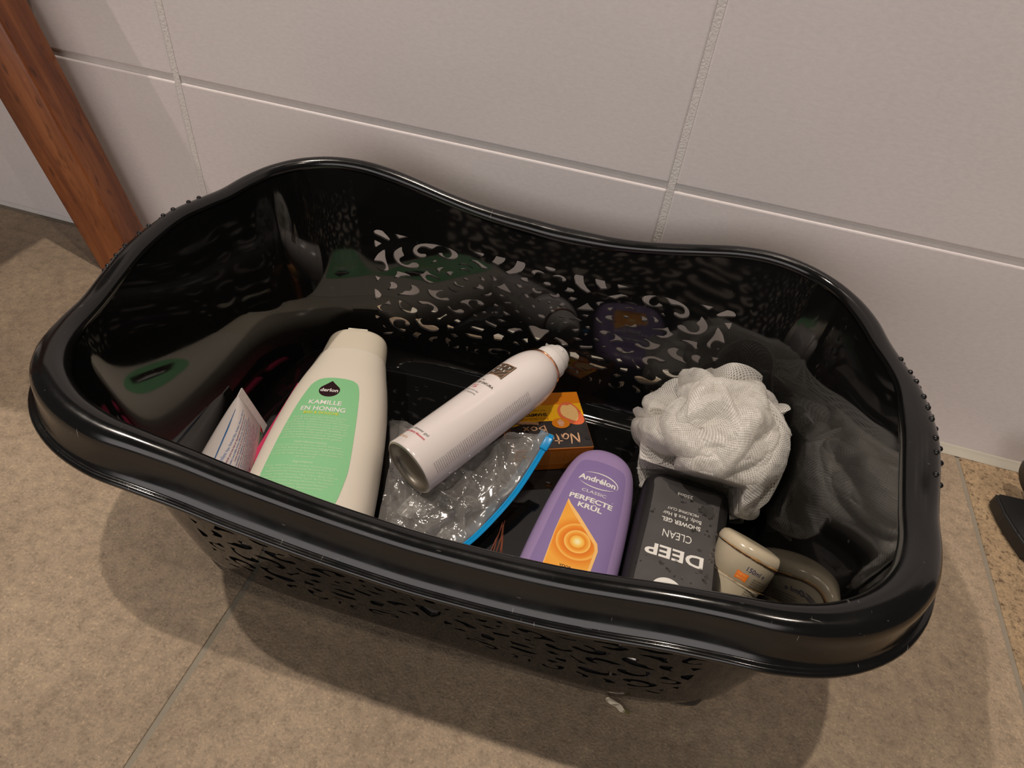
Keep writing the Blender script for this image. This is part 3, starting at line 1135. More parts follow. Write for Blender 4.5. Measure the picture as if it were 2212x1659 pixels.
# ------------------------------------------------------------------ white bath bottle with green label
def build_bath_bottle():
    t = empty('bath_gel_bottle', label='big white bottle with a mint green label, the largest bottle lying in the basket', cat='bottle')
    body = Loft([(0.0, 0.046, 0.024, 3.0), (0.003, 0.0505, 0.028, 3.0), (0.02, 0.0530, 0.0315, 2.9), (0.06, 0.0525, 0.0325, 2.8), (0.105, 0.0502, 0.0325, 2.7),
                 (0.145, 0.0465, 0.0310, 2.6), (0.175, 0.0420, 0.0285, 2.5), (0.198, 0.0372, 0.0255, 2.4), (0.212, 0.0345, 0.0235, 2.4), (0.2165, 0.0335, 0.023, 2.4)])
    body.build('body', MAT['white_pl'], t)
    cap = Loft([(0.2150, 0.0300, 0.0205, 2.3), (0.2160, 0.0322, 0.0222, 2.3), (0.222, 0.0322, 0.0222, 2.3), (0.238, 0.0308, 0.0214, 2.3), (0.2475, 0.0295, 0.0205, 2.3), (0.2515, 0.0265, 0.0180, 2.2), (0.2525, 0.019, 0.012, 2.1)])
    cap.build('cap', MAT['white_cap'], t)
    bm = bmesh.new()
    bevel_box(bm, (0, -0.0160, 0.2508), (0.020, 0.007, 0.0022), 0.0008, 2)
    from_bm('thumb_lip', bm, MAT['white_cap'], t)
    s1 = lambda e: (lambda u, v: body.front(u, v, e))
    out = [(0.0, 0.014), (0.020, 0.0145), (0.0275, 0.026), (0.0305, 0.050), (0.0306, 0.067), (0.0272, 0.1076), (0.0233, 0.141), (0.0204, 0.1556), (0.0170, 0.1620), (0.0100, 0.1652), (-0.0050, 0.1660), (-0.0160, 0.1635),
           (-0.0215, 0.1575), (-0.0240, 0.150), (-0.0285, 0.1285), (-0.0334, 0.090), (-0.0368, 0.046), (-0.0360, 0.025), (-0.028, 0.0145)]
    patch('label', [tuple(p) for p in catmull(out, 3)], s1(0.00025), MAT['green'], t, 0.005)
    cx, cz = -0.0042, 0.1480
    drop = []
    for k in range(41):
        a = math.radians(-210 + 240 * k / 40)
        drop.append((cx + 0.0092 * math.cos(a), cz + 0.0086 * math.sin(a)))
    drop.append((cx + 0.0030, cz + 0.0095))
    drop.append((cx, cz + 0.0130))
    drop.append((cx - 0.0030, cz + 0.0095))
    patch('logo_drop', drop, s1(0.00045), MAT['maroon'], t, 0.004)
    lettering('brand_lettering', [('derlon', cx, cz - 0.0022, 0.0046, 0.0158, 0.02)], s1(0.0007), MAT['w_ink'], t)
    lettering('title_lettering', [('KAMILLE', -0.0040, 0.1292, 0.0054, 0.0285, 0.018), ('EN HONING', -0.0040, 0.1212, 0.0054, 0.0385, 0.018)], s1(0.0005), MAT['w_ink'], t)
    lettering('subtitle_lettering', [('BAD & DOUCHE', -0.0046, 0.1170, 0.0032, 0.0300, 0.012)], s1(0.0005), MAT['y_ink'], t)
    para = ['Bad & Douche kamille en honing', 'geeft de huid een langdurige', 'verzorging. Geniet tijdens het baden', 'of douchen van het schuim, dat door', 'de specifiek geselecteerde bestand-',
            'delen en het toegevoegde kamille- en', 'honingextract zorgt voor een ontspan-', 'nen en kalmerend gevoel. pH-huid-', 'neutraal en dermatologisch getest.']
    ls = [(p, -0.0042 - 0.0001 * i, 0.1120 - 0.0030 * i, 0.0021, 0.00150 * len(p), 0.0, 0.1) for i, p in enumerate(para)]
    ls.append(('Gebruiksaanwijzing', -0.0048, 0.0828, 0.0023, 0.0270, 0.01, 0.1))
    p2 = ['Voeg een scheutje gel toe aan het badwater', 'voor een heerlijk schuimbad. Dit product kun', 'je ook gebruiken als douchegel. Breng het dan', 'aan op de natte huid, masseer het zachtjes in', 'en spoel af.']
    ls += [(p, -0.0052, 0.0795 - 0.0030 * i, 0.0019, 0.00130 * len(p), 0.0, 0.1) for i, p in enumerate(p2)]
    ls.append(('Ingredients', -0.0056, 0.0618, 0.0023, 0.0160, 0.01, 0.1))
    p3 = ['Aqua, Sodium Laureth Sulfate, Sodium Chloride,', 'Glycerin, Cocamidopropyl Betaine, PEG-4', 'Rapeseedamide, Propylene Glycol, Chamomilla', 'Recutita Flower Extract, Mel, Citric Acid, Glycol',
          'Distearate, Cocamide MEA, Lactic Acid, Parfum,', 'Laureth-4, Lanolin, Sodium Benzoate, Potassium', 'Sorbate, Tetrasodium Glutamate Diacetate,', 'Linalool, Geraniol, Alpha-Isomethyl', 'Ionone.']
    ls += [(p, -0.0060, 0.0578 - 0.0030 * i, 0.0019, 0.00125 * len(p), 0.0, 0.1) for i, p in enumerate(p3)]
    lettering('small_print', ls, s1(0.0005), MAT['pale_ink'], t)
    pose(t, (-0.1985, -0.3620, 0.0385), (-0.246, 0.969, 0.0), (0, 0, 1))
    return t


build_bath_bottle()


# ------------------------------------------------------------------ white aerosol of shower foam
CAN_A = (-0.1426, -0.2701, 0.0600)
CAN_D = (0.0880, 0.1640, 0.0200)


def build_can():
    t = empty('aerosol_can', label='white aerosol can of foaming shower gel lying across the clear plastic bag', cat='spray can')
    r = 0.0262
    prof = [(0.0005, 0.0255), (0.0, r - 0.0008), (0.0008, r), (0.003, r)] + [(z, r) for z in np.linspace(0.01, 0.134, 12)]
    for k in range(1, 13):
        a = k / 12 * math.radians(76)
        prof.append((0.134 + 0.0330 * math.sin(a), r - 0.0120 * (1 - math.cos(a)) * 1.0))
    zc = prof[-1][0]
    revolve('body', prof, MAT['can_w'], t)
    # concave steel base
    base = [(0.0004, r - 0.0006), (-0.0006, r - 0.0012), (-0.0004, r - 0.0022), (0.003, r - 0.0038)] + [(0.003 + 0.008 * math.sin(k / 6 * PI / 2), (r - 0.0038) * math.cos(k / 6 * PI / 2) + 0.0001) for k in range(1, 7)]
    revolve('base_dome', base, MAT['steel'], t)
    rt = prof[-1][1]
    revolve('copper_ring', [(zc - 0.0010, rt + 0.0012), (zc - 0.0004, rt + 0.0022), (zc + 0.0006, rt + 0.0020), (zc + 0.0010, rt + 0.0008)], MAT['copper'], t)
    R1 = rt + 0.0002
    cap = [(zc + 0.0004, R1), (zc + 0.010, R1 - 0.0003), (zc + 0.0115, R1 - 0.0014), (zc + 0.0125, R1 - 0.0022), (zc + 0.0180, R1 - 0.0030), (zc + 0.0190, R1 - 0.0044), (zc + 0.0198, R1 - 0.0050),
           (zc + 0.0240, R1 - 0.0068), (zc + 0.0262, R1 - 0.0095), (zc + 0.0268, 0.003), (zc + 0.0268, 0.0001)]
    revolve('nozzle_cap', cap, MAT['can_cap'], t)
    bm = bmesh.new()
    bevel_box(bm, (0, -R1 + 0.0062, zc + 0.0175), (0.007, 0.006, 0.006), 0.0018, 3)
    from_bm('spout', bm, MAT['can_cap'], t)

    def cyl(e, th0=0.0):
        def f(u, v):
            a = th0 + u / r
            return Vector(((r + e) * math.sin(a), -(r + e) * math.cos(a), v))
        return f
    a0 = math.radians(-35)
    s0, s1 = cyl(0.0002, a0), cyl(0.00035, a0)
    # square emblem
    q = 0.0102
    zc0 = 0.118
    sq = [(-q, zc0 - q), (q, zc0 - q), (q, zc0 + q), (-q, zc0 + q)]
    fr = patch('emblem', sq, s0, MAT['brown_ink'], t, 0.003)
    V_, F_ = [], []

    def bar(u0, v0, u1, v1, w, sf):
        d = Vector((u1 - u0, v1 - v0)); nrm = Vector((-d.y, d.x)).normalized() * w / 2
        n_ = 8
        b = len(V_)
        for k in range(n_ + 1):
            c = Vector((u0, v0)) + d * (k / n_)
            V_.append(sf(c.x + nrm.x, c.y + nrm.y)); V_.append(sf(c.x - nrm.x, c.y - nrm.y))
        for k in range(n_): F_.append((b + 2 * k, b + 2 * k + 1, b + 2 * k + 3, b + 2 * k + 2))
    m_ = q - 0.0011
    for a, b in (((-m_, -m_), (m_, -m_)), ((m_, -m_), (m_, m_)), ((m_, m_), (-m_, m_)), ((-m_, m_), (-m_, -m_)), ((-m_, -m_ * 0.4), (m_ * 0.4, m_)), ((-m_ * 0.4, -m_), (m_, m_ * 0.4)), ((-m_, m_ * 0.3), (-m_ * 0.3, m_)), ((m_ * 0.3, -m_), (m_, -m_ * 0.3))):
        bar(a[0], zc0 + a[1], b[0], zc0 + b[1], 0.00035, s1)
    mesh('emblem_lines', V_, F_, MAT['kraft'], t)
    lettering('emblem_lettering', [('R', -0.0055, zc0 + 0.0035, 0.0028, None, 0.03), ('I', 0.000, zc0 + 0.0040, 0.0028, None, 0.03), ('T', 0.0055, zc0 + 0.0035, 0.0028, None, 0.03),
                                   ('U', -0.0042, zc0 - 0.0010, 0.0026, None, 0.03), ('A', 0.0003, zc0 - 0.0012, 0.0026, None, 0.03), ('L', 0.0048, zc0 - 0.0015, 0.0026, None, 0.03), ('S', -0.0050, zc0 - 0.0060, 0.0026, None, 0.03)], cyl(0.0005, a0), MAT['w_ink'], t)
    a1 = math.radians(-43)
    s2 = cyl(0.0003, a1)
    lettering('name_lettering', [('THE', 0, 0.0985, 0.0018, None, 0.0), ('RITUAL OF SAKURA', 0, 0.0940, 0.0028, 0.0330, 0.01)], s2, MAT['brown_ink'], t)
    lettering('motto_lettering', [('Celebrate each day', 0, 0.0825, 0.0019, 0.0215, 0.0), ('as a new beginning', 0, 0.0790, 0.0019, 0.0215, 0.0)], s2, MAT['g_ink'], t)
    V_, F_ = [], []
    for a, b in (((-0.002, 0.0915), (-0.002, 0.0865)), ((-0.0032, 0.0900), (-0.0006, 0.0900)), ((0.0002, 0.0912), (0.0026, 0.0912)), ((0.0004, 0.0898), (0.0026, 0.0893)), ((0.0002, 0.0880), (0.0030, 0.0880)), ((0.0014, 0.0893), (0.0002, 0.0862)), ((0.0022, 0.0885), (0.0006, 0.0866))):
        bar(a[0], a[1], b[0], b[1], 0.0004, s2)
    mesh('red_glyph', V_, F_, MAT['r_ink'], t)
    lettering('product_lettering', [('foaming shower gel', 0, 0.0205, 0.0026, 0.0340, 0.01)], s2, MAT['g_ink'], t)
    lettering('scent_lettering', [('rice milk & cherry blossom', 0, 0.0160, 0.0023, 0.0350, 0.015)], s2, MAT['r_ink'], t)
    lettering('volume_lettering', [('200 ml e', -0.002, 0.0080, 0.0033, 0.0130, 0.0)], s2, MAT['kraft'], t)
    a3 = math.radians(50)
    s3 = cyl(0.0003, a3)
    ls = []
    rnd = random.Random(4)
    words = ['Directions', 'Aqua Glycerin', 'Isopentane', 'Parfum Linalool', 'Gebruik voor', 'douchen schuim', 'Sodium Laureth', 'Limonene', 'verwijderd houden', 'Protect from']
    v = 0.120
    while v > 0.010:
        ls.append((rnd.choice(words), 0, v, 0.00115, 0.0105, 0.0)); v -= 0.0021
    lettering('small_print', ls, s3, MAT['g_ink'], t)
    Z = Vector(CAN_D)
    pose(t, CAN_A, Z, Vector((-0.02, -0.42, 0.75)))
    # water beads standing on the can
    rnd = random.Random(8)
    return t


CAN = build_can()


# ------------------------------------------------------------------ orange and black shampoo bar box
def build_box():
    t = empty('shampoo_bar_box', label='orange and black cardboard shampoo bar box with a soap picture, partly under the white can', cat='box')
    Wd, Dp, H = 0.0765, 0.0745, 0.030
    bm = bmesh.new()
    bevel_box(bm, (0, 0, H / 2), (Wd, Dp, H), 0.0006, 2)
    from_bm('carton', bm, MAT['orange_side'], t, smooth=False)
    # the reader's frame is turned round: u to the reader's right = -x, v up = -y (text faces the back wall)
    h2, w2 = Dp / 2 - 0.0006, Wd / 2 - 0.0006

    def top(e):
        return lambda u, v: Vector((-u, -v, H + e))
    patch('orange_panel', [(-w2, -h2), (w2, -h2), (w2, h2), (-w2, h2)], top(0.0002), MAT['orange_c'], t, 0.02)
    patch('yellow_panel', [(-w2, -h2 + 0.016), (-0.002, -h2 + 0.0175), (0.010, -h2 + 0.0160), (w2, -h2 + 0.0175), (w2, h2), (-w2, h2)], top(0.00035), MAT['yellow'], t, 0.02)
    blk = catmull([(-w2, -0.0035), (-0.018, 0.0030), (0.000, 0.0020), (0.020, 0.0040), (w2, 0.0090)], 6, closed=False)
    patch('black_panel', [tuple(p) for p in blk] + [(w2, h2), (-w2, h2)], top(0.0005), MAT['card_k'], t, 0.02)
    so = [(-0.036, -0.006), (-0.0365, 0.004), (-0.031, 0.0085), (-0.0220, 0.0065), (-0.014, -0.002), (-0.0125, -0.0120), (-0.0180, -0.0205), (-0.0260, -0.0220), (-0.0320, -0.0160)]
    patch('soap_picture_rim', [tuple(p) for p in catmull(so, 5)], top(0.00065), MAT['coral'], t, 0.02)
    si = [(-0.0325, -0.005), (-0.0290, 0.0035), (-0.0230, 0.0015), (-0.0165, -0.004), (-0.0155, -0.0120), (-0.0190, -0.0180), (-0.0240, -0.0175), (-0.0275, -0.0185), (-0.0315, -0.0130)]
    patch('soap_picture_core', [tuple(p) for p in catmull(si, 4)], top(0.0008), MAT['cream'], t, 0.02)
    patch('round_sticker', ell(-0.0125, 0.0060, 0.0088, 0.0066), top(0.0010), MAT['orange_c'], t, 0.02)
    lettering('sticker_lettering', [('WITH', -0.0125, 0.0090, 0.0011, None, 0.02), ('COLD', -0.0125, 0.0072, 0.0013, None, 0.02), ('PRESSED', -0.0125, 0.0053, 0.0013, None, 0.02), ('ARGAN', -0.0125, 0.0034, 0.0013, None, 0.02), ('OIL', -0.0125, 0.0015, 0.0013, None, 0.02)], top(0.0012), MAT['w_ink'], t)
    lettering('certified_lettering', [('CERTIFIED', 0.0010, -0.0265, 0.0021, 0.0135, 0.01), ('NATURAL', 0.0010, -0.0298, 0.0021, 0.0125, 0.01), ('COSMETIC', 0.0010, -0.0331, 0.0021, 0.0125, 0.01)][::1], top(0.0006), MAT['kraft'], t)
    lettering('product_lettering', [('SHAMPOO BAR', 0.0175, -0.0085, 0.0042, 0.0370, 0.03), ('For intense care', 0.0115, -0.0130, 0.0019, 0.0230, 0.0)], top(0.0006), MAT['k_ink'], t)
    lettering('range_lettering', [('NOURISHMENT', 0.0160, -0.0030, 0.0036, 0.0350, 0.0), ('99 %', 0.0110, -0.0205, 0.0030, 0.0095, 0.0)], top(0.0006), MAT['orange_side'], t)
    lettering('tag_lettering', [('PLASTIC FREE', 0.0225, 0.0047, 0.0020, 0.0220, 0.02, 0, -0.13)], top(0.0010), MAT['k_ink'], t)
    patch('kraft_tag', [(0.0090, 0.0035), (0.0355, 0.0000 + 0.0005), (0.0362, 0.0042), (0.0095, 0.0072)][::1], top(0.0008), MAT['kraft'], t, 0.02)
    # brushed script name, drawn as strokes
    V_, F_ = [], []

    def stroke(pts, w):
        P_ = catmull(pts, 6, closed=False)
        b = len(V_)
        n_ = len(P_)
        for k, p in enumerate(P_):
            d = (P_[min(k + 1, n_ - 1)] - P_[max(k - 1, 0)])
            L_ = math.hypot(d[0], d[1]) + 1e-9
            ww = w * (0.45 + 0.55 * math.sin(PI * (k + 0.5) / n_)) / 2
            nx, ny = -d[1] / L_ * ww, d[0] / L_ * ww
            V_.append(Vector((-(p[0] + nx), -(p[1] + ny), H + 0.0008))); V_.append(Vector((-(p[0] - nx), -(p[1] - ny), H + 0.0008)))
        for k in range(n_ - 1): F_.append((b + 2 * k, b + 2 * k + 1, b + 2 * k + 3, b + 2 * k + 2))
    N0 = 0.0190
    stroke([(-0.0265, N0), (-0.0262, N0 + 0.006), (-0.0255, N0 + 0.0125)], 0.0016)
    stroke([(-0.0255, N0 + 0.0125), (-0.0225, N0 + 0.006), (-0.0190, N0 + 0.0005)], 0.0018)
    stroke([(-0.0190, N0 + 0.0005), (-0.0188, N0 + 0.007), (-0.0178, N0 + 0.0135)], 0.0014)
    stroke([(-0.0110, N0 + 0.0065), (-0.0145, N0 + 0.0070), (-0.0165, N0 + 0.0030), (-0.0140, N0 + 0.0006), (-0.0115, N0 + 0.0030), (-0.0108, N0 + 0.0065), (-0.0100, N0 + 0.0010)], 0.0014)
    stroke([(-0.0055, N0 + 0.0130), (-0.0062, N0 + 0.0060), (-0.0050, N0 + 0.0004)], 0.0016)
    stroke([(-0.0100, N0 + 0.0095), (-0.0020, N0 + 0.0088)], 0.0012)
    stroke([(-0.0015, N0 + 0.0070), (-0.0018, N0 + 0.0030), (0.0010, N0 + 0.0006), (0.0030, N0 + 0.0030), (0.0035, N0 + 0.0072), (0.0038, N0 - 0.004)], 0.0015)
    B0_ = 0.0080
    stroke([(0.0030, B0_ + 0.0110), (0.0038, B0_ + 0.0050), (0.0042, B0_ - 0.0005)], 0.0016)
    stroke([(0.0032, B0_ + 0.0110), (0.0085, B0_ + 0.0100), (0.0050, B0_ + 0.0060), (0.0098, B0_ + 0.0035), (0.0044, B0_ + 0.0002)], 0.0014)
    stroke([(0.0150, B0_ + 0.0060), (0.0120, B0_ + 0.0040), (0.0145, B0_ + 0.0010), (0.0178, B0_ + 0.0035), (0.0150, B0_ + 0.0062)], 0.0013)
    stroke([(0.0200, B0_ + 0.0060), (0.0225, B0_ + 0.0030), (0.0250, B0_ + 0.0008)], 0.0013)
    stroke([(0.0252, B0_ + 0.0062), (0.0222, B0_ + 0.0030), (0.0195, B0_ + 0.0006)], 0.0013)
    mesh('script_lettering', V_, F_, MAT['kraft'], t)
    # fine print on the side facing the front of the basket
    ls = []
    rnd = random.Random(2)
    for i in range(9):
        ls.append(('Aqua Sodium Cocoyl Isethionate Cetearyl Alcohol Argania Parfum Linalool', 0, 0.0255 - 0.0021 * i, 0.0011, 0.068 - 0.004 * (i % 3), 0.0))
    lettering('side_print', ls, lambda u, v: Vector((u, -Dp / 2 - 0.0003, v)), MAT['orange_l'], t)
    ang = math.atan2(-0.42, -0.907) + PI            # front edge direction
    u = Vector((0.907, 0.42, 0)).normalized()
    w = Vector((-0.42, 0.907, 0)).normalized()
    c = Vector((0.0005, -0.1662, 0)) - u * Wd / 2 + w * Dp / 2
    t.location = (c.x, c.y, 0.0036)
    t.rotation_euler = (0, 0, math.atan2(u.y, u.x))
    return t


build_box()


# ------------------------------------------------------------------ lilac conditioner bottle
def build_conditioner():
    t = empty('conditioner_bottle', label='lilac conditioner bottle with an orange swirl label lying flat in the basket', cat='bottle')
    body = Loft([(0.0, 0.034, 0.016, 2.8), (0.004, 0.0370, 0.0200, 2.8), (0.03, 0.0392, 0.0218, 2.8), (0.075, 0.0392, 0.0220, 2.7), (0.115, 0.0375, 0.0220, 2.6), (0.150, 0.0345, 0.0210, 2.6),
                 (0.175, 0.0305, 0.0195, 2.6), (0.190, 0.0255, 0.0170, 2.5), (0.1985, 0.0180, 0.0130, 2.4), (0.2025, 0.0100, 0.008, 2.2), (0.2035, 0.002, 0.002, 2.0)])
    body.build('body', MAT['purple'], t, cap_hi=True)
    s = lambda e: (lambda u, v: body.front(u, v, e))
    lab = [(-0.0275, 0.045), (-0.0285, 0.09), (-0.0265, 0.13), (-0.0235, 0.160), (-0.0205, 0.173), (-0.0160, 0.1765), (0.0, 0.1780), (0.0160, 0.1765), (0.0205, 0.173), (0.0235, 0.160), (0.0265, 0.13), (0.0285, 0.09), (0.0275, 0.045), (0.0, 0.042)]
    patch('label', [tuple(p) for p in catmull(lab, 4)], s(0.00022), MAT['purple_l'], t, 0.004)
    # brand oval as two strokes
    V_, F_ = [], []

    def arc(cx, cz, rx, rz, a0, a1, w0, w1, tilt=0):
        b = len(V_)
        n_ = 30
        ct, st = math.cos(tilt), math.sin(tilt)
        for k in range(n_ + 1):
            q = k / n_
            a = math.radians(a0 + (a1 - a0) * q)
            w = (w0 + (w1 - w0) * math.sin(PI * q)) / 2
            for sg in (1, -1):
                x, z = (rx + sg * w) * math.cos(a), (rz + sg * w) * math.sin(a)
                V_.append(body.front(cx + x * ct - z * st, cz + x * st + z * ct, 0.00045))
        for k in range(n_): F_.append((b + 2 * k, b + 2 * k + 2, b + 2 * k + 3, b + 2 * k + 1))
    arc(0.0, 0.1545, 0.0178, 0.0088, 140, -22, 0.0001, 0.0012)
    arc(0.0, 0.1545, 0.0178, 0.0088, -30, -150, 0.0001, 0.0010)
    mesh('logo_oval', V_, F_, MAT['w_ink'], t)
    lettering('brand_lettering', [('Andrélon', -0.0008, 0.1522, 0.0062, 0.0330, 0.03)], s(0.0005), MAT['w_ink'], t)
    lettering('title_lettering', [('CLASSIC', 0.0, 0.1385, 0.0034, 0.0215, 0.0), ('PERFECTE', -0.0002, 0.1288, 0.0052, 0.0375, 0.03), ('KRÜL', 0.0010, 0.1210, 0.0052, 0.0210, 0.03)], s(0.00045), MAT['w_ink'], t)
    patch('rule_line', [(-0.0180, 0.1362), (0.0180, 0.1362), (0.0180, 0.1366), (-0.0180, 0.1366)], s(0.0004), MAT['w_ink'], t, 0.004)
    # orange swirl panel with a pale edge
    pe = [(-0.0185, 0.1265), (-0.0150, 0.1215), (-0.0060, 0.1130), (0.0060, 0.1010), (0.0160, 0.0915), (0.0182, 0.085), (0.0175, 0.066), (0.0168, 0.050), (0.0150, 0.046), (-0.0150, 0.046), (-0.0190, 0.052), (-0.0197, 0.090)]
    patch('swirl_border', pe, s(0.0004), MAT['orange_l'], t, 0.004)
    pi_ = [(-0.0185, 0.1235), (-0.0150, 0.1180), (-0.0060, 0.1080), (0.0045, 0.0980), (0.0138, 0.0892), (0.0156, 0.084), (0.0150, 0.066), (0.0143, 0.050), (0.0130, 0.0472), (-0.0145, 0.0472), (-0.0182, 0.053), (-0.0190, 0.090)]
    m, nt, b = newmat('orange_swirl_print')
    tc = node(nt, 'ShaderNodeTexCoord')
    mp = node(nt, 'ShaderNodeMapping')
    mp.inputs['Location'].default_value = (-0.0005, 0, -0.0865)
    nt.links.new(tc.outputs['Object'], mp.inputs[0])
    sp = node(nt, 'ShaderNodeSeparateXYZ')
    nt.links.new(mp.outputs[0], sp.inputs[0])
    cb = node(nt, 'ShaderNodeCombineXYZ')
    nt.links.new(sp.outputs['X'], cb.inputs[0]); nt.links.new(sp.outputs['Z'], cb.inputs[1])
    ln = node(nt, 'ShaderNodeVectorMath', operation='LENGTH')
    nt.links.new(cb.outputs[0], ln.inputs[0])
    at = node(nt, 'ShaderNodeMath', operation='ARCTAN2')
    nt.links.new(sp.outputs['X'], at.inputs[0]); nt.links.new(sp.outputs['Z'], at.inputs[1])
    a1 = node(nt, 'ShaderNodeMath', operation='MULTIPLY_ADD')
    a1.inputs[1].default_value = 0.0; a1.inputs[2].default_value = 0.0
    nt.links.new(at.outputs[0], a1.inputs[0])
    a2 = node(nt, 'ShaderNodeMath', operation='ADD')
    nt.links.new(ln.outputs['Value'], a2.inputs[0]); nt.links.new(a1.outputs[0], a2.inputs[1])
    a3 = node(nt, 'ShaderNodeMath', operation='MULTIPLY'); a3.inputs[1].default_value = 30.0
    nt.links.new(a2.outputs[0], a3.inputs[0])
    c = ramp(nt, a3.outputs[0], [(0.03, srgb(255, 244, 190)), (0.10, srgb(255, 214, 110)), (0.17, srgb(250, 180, 60)), (0.19, srgb(238, 138, 30)), (0.27, srgb(250, 176, 66)), (0.31, srgb(255, 210, 110)), (0.33, srgb(232, 122, 24)), (0.44, srgb(242, 148, 40)), (0.50, srgb(252, 194, 92)), (0.53, srgb(238, 140, 36)), (0.75, srgb(248, 176, 66)), (1.0, srgb(246, 170, 60))])
    nt.links.new(c, b.inputs['Base Color'])
    b.inputs['Roughness'].default_value = 0.3
    patch('swirl_panel', pi_, s(0.00055), m, t, 0.004)
    lettering('hair_type_lettering', [('VOOR', -0.002, 0.0600, 0.0024, None, 0.01), ('KRULLEND HAAR', -0.002, 0.0560, 0.0024, 0.0255, 0.01), ('CONDITIONER', -0.002, 0.0515, 0.0030, 0.0255, 0.03)], s(0.0008), MAT['maroon'], t)
    # cap, towards the front of the basket
    cap = Loft([(-0.0015, 0.033, 0.0165, 2.6), (-0.001, 0.034, 0.0175, 2.6), (0.0005, 0.034, 0.0175, 2.6)])
    pose(t, (0.0000, -0.3705, 0.0262), (0.075, 0.997, -0.004), (0.0, 0.0, 1.0))
    return t


build_conditioner()


# ------------------------------------------------------------------ black shower gel bottle, read upside down
def droplet_mesh():
    bm = bmesh.new()
    bmesh.ops.create_uvsphere(bm, u_segments=14, v_segments=10, radius=1.0)
    for v in bm.verts:
        v.co.z = v.co.z * 0.70 if v.co.z > 0 else v.co.z * 0.06
    me = bpy.data.meshes.new('water_droplet')
    bm.to_mesh(me); bm.free()
    me.materials.append(MAT['water'])
    me.polygons.foreach_set('use_smooth', [True] * len(me.polygons))
    return me


DROP = droplet_mesh()
DROP_PROTO = []


def add_drop(p, nrm, r, label, group=None, sx=1.0, rot=0.0):
    if DROP_PROTO:
        o = DROP_PROTO[0].copy()
    else:
        o = bpy.data.objects.new('water_droplet', DROP); DROP_PROTO.append(o)
    COL.objects.link(o)
    q = Vector(nrm).to_track_quat('Z', 'Y').to_matrix().to_4x4()
    o.matrix_world = Matrix.Translation(Vector(p)) @ q @ Matrix.Rotation(rot, 4, 'Z') @ Matrix.Diagonal((r * sx, r, r, 1))
    if 'group' in o: del o['group']
    tag(o, label, 'water drop', group)
    return o


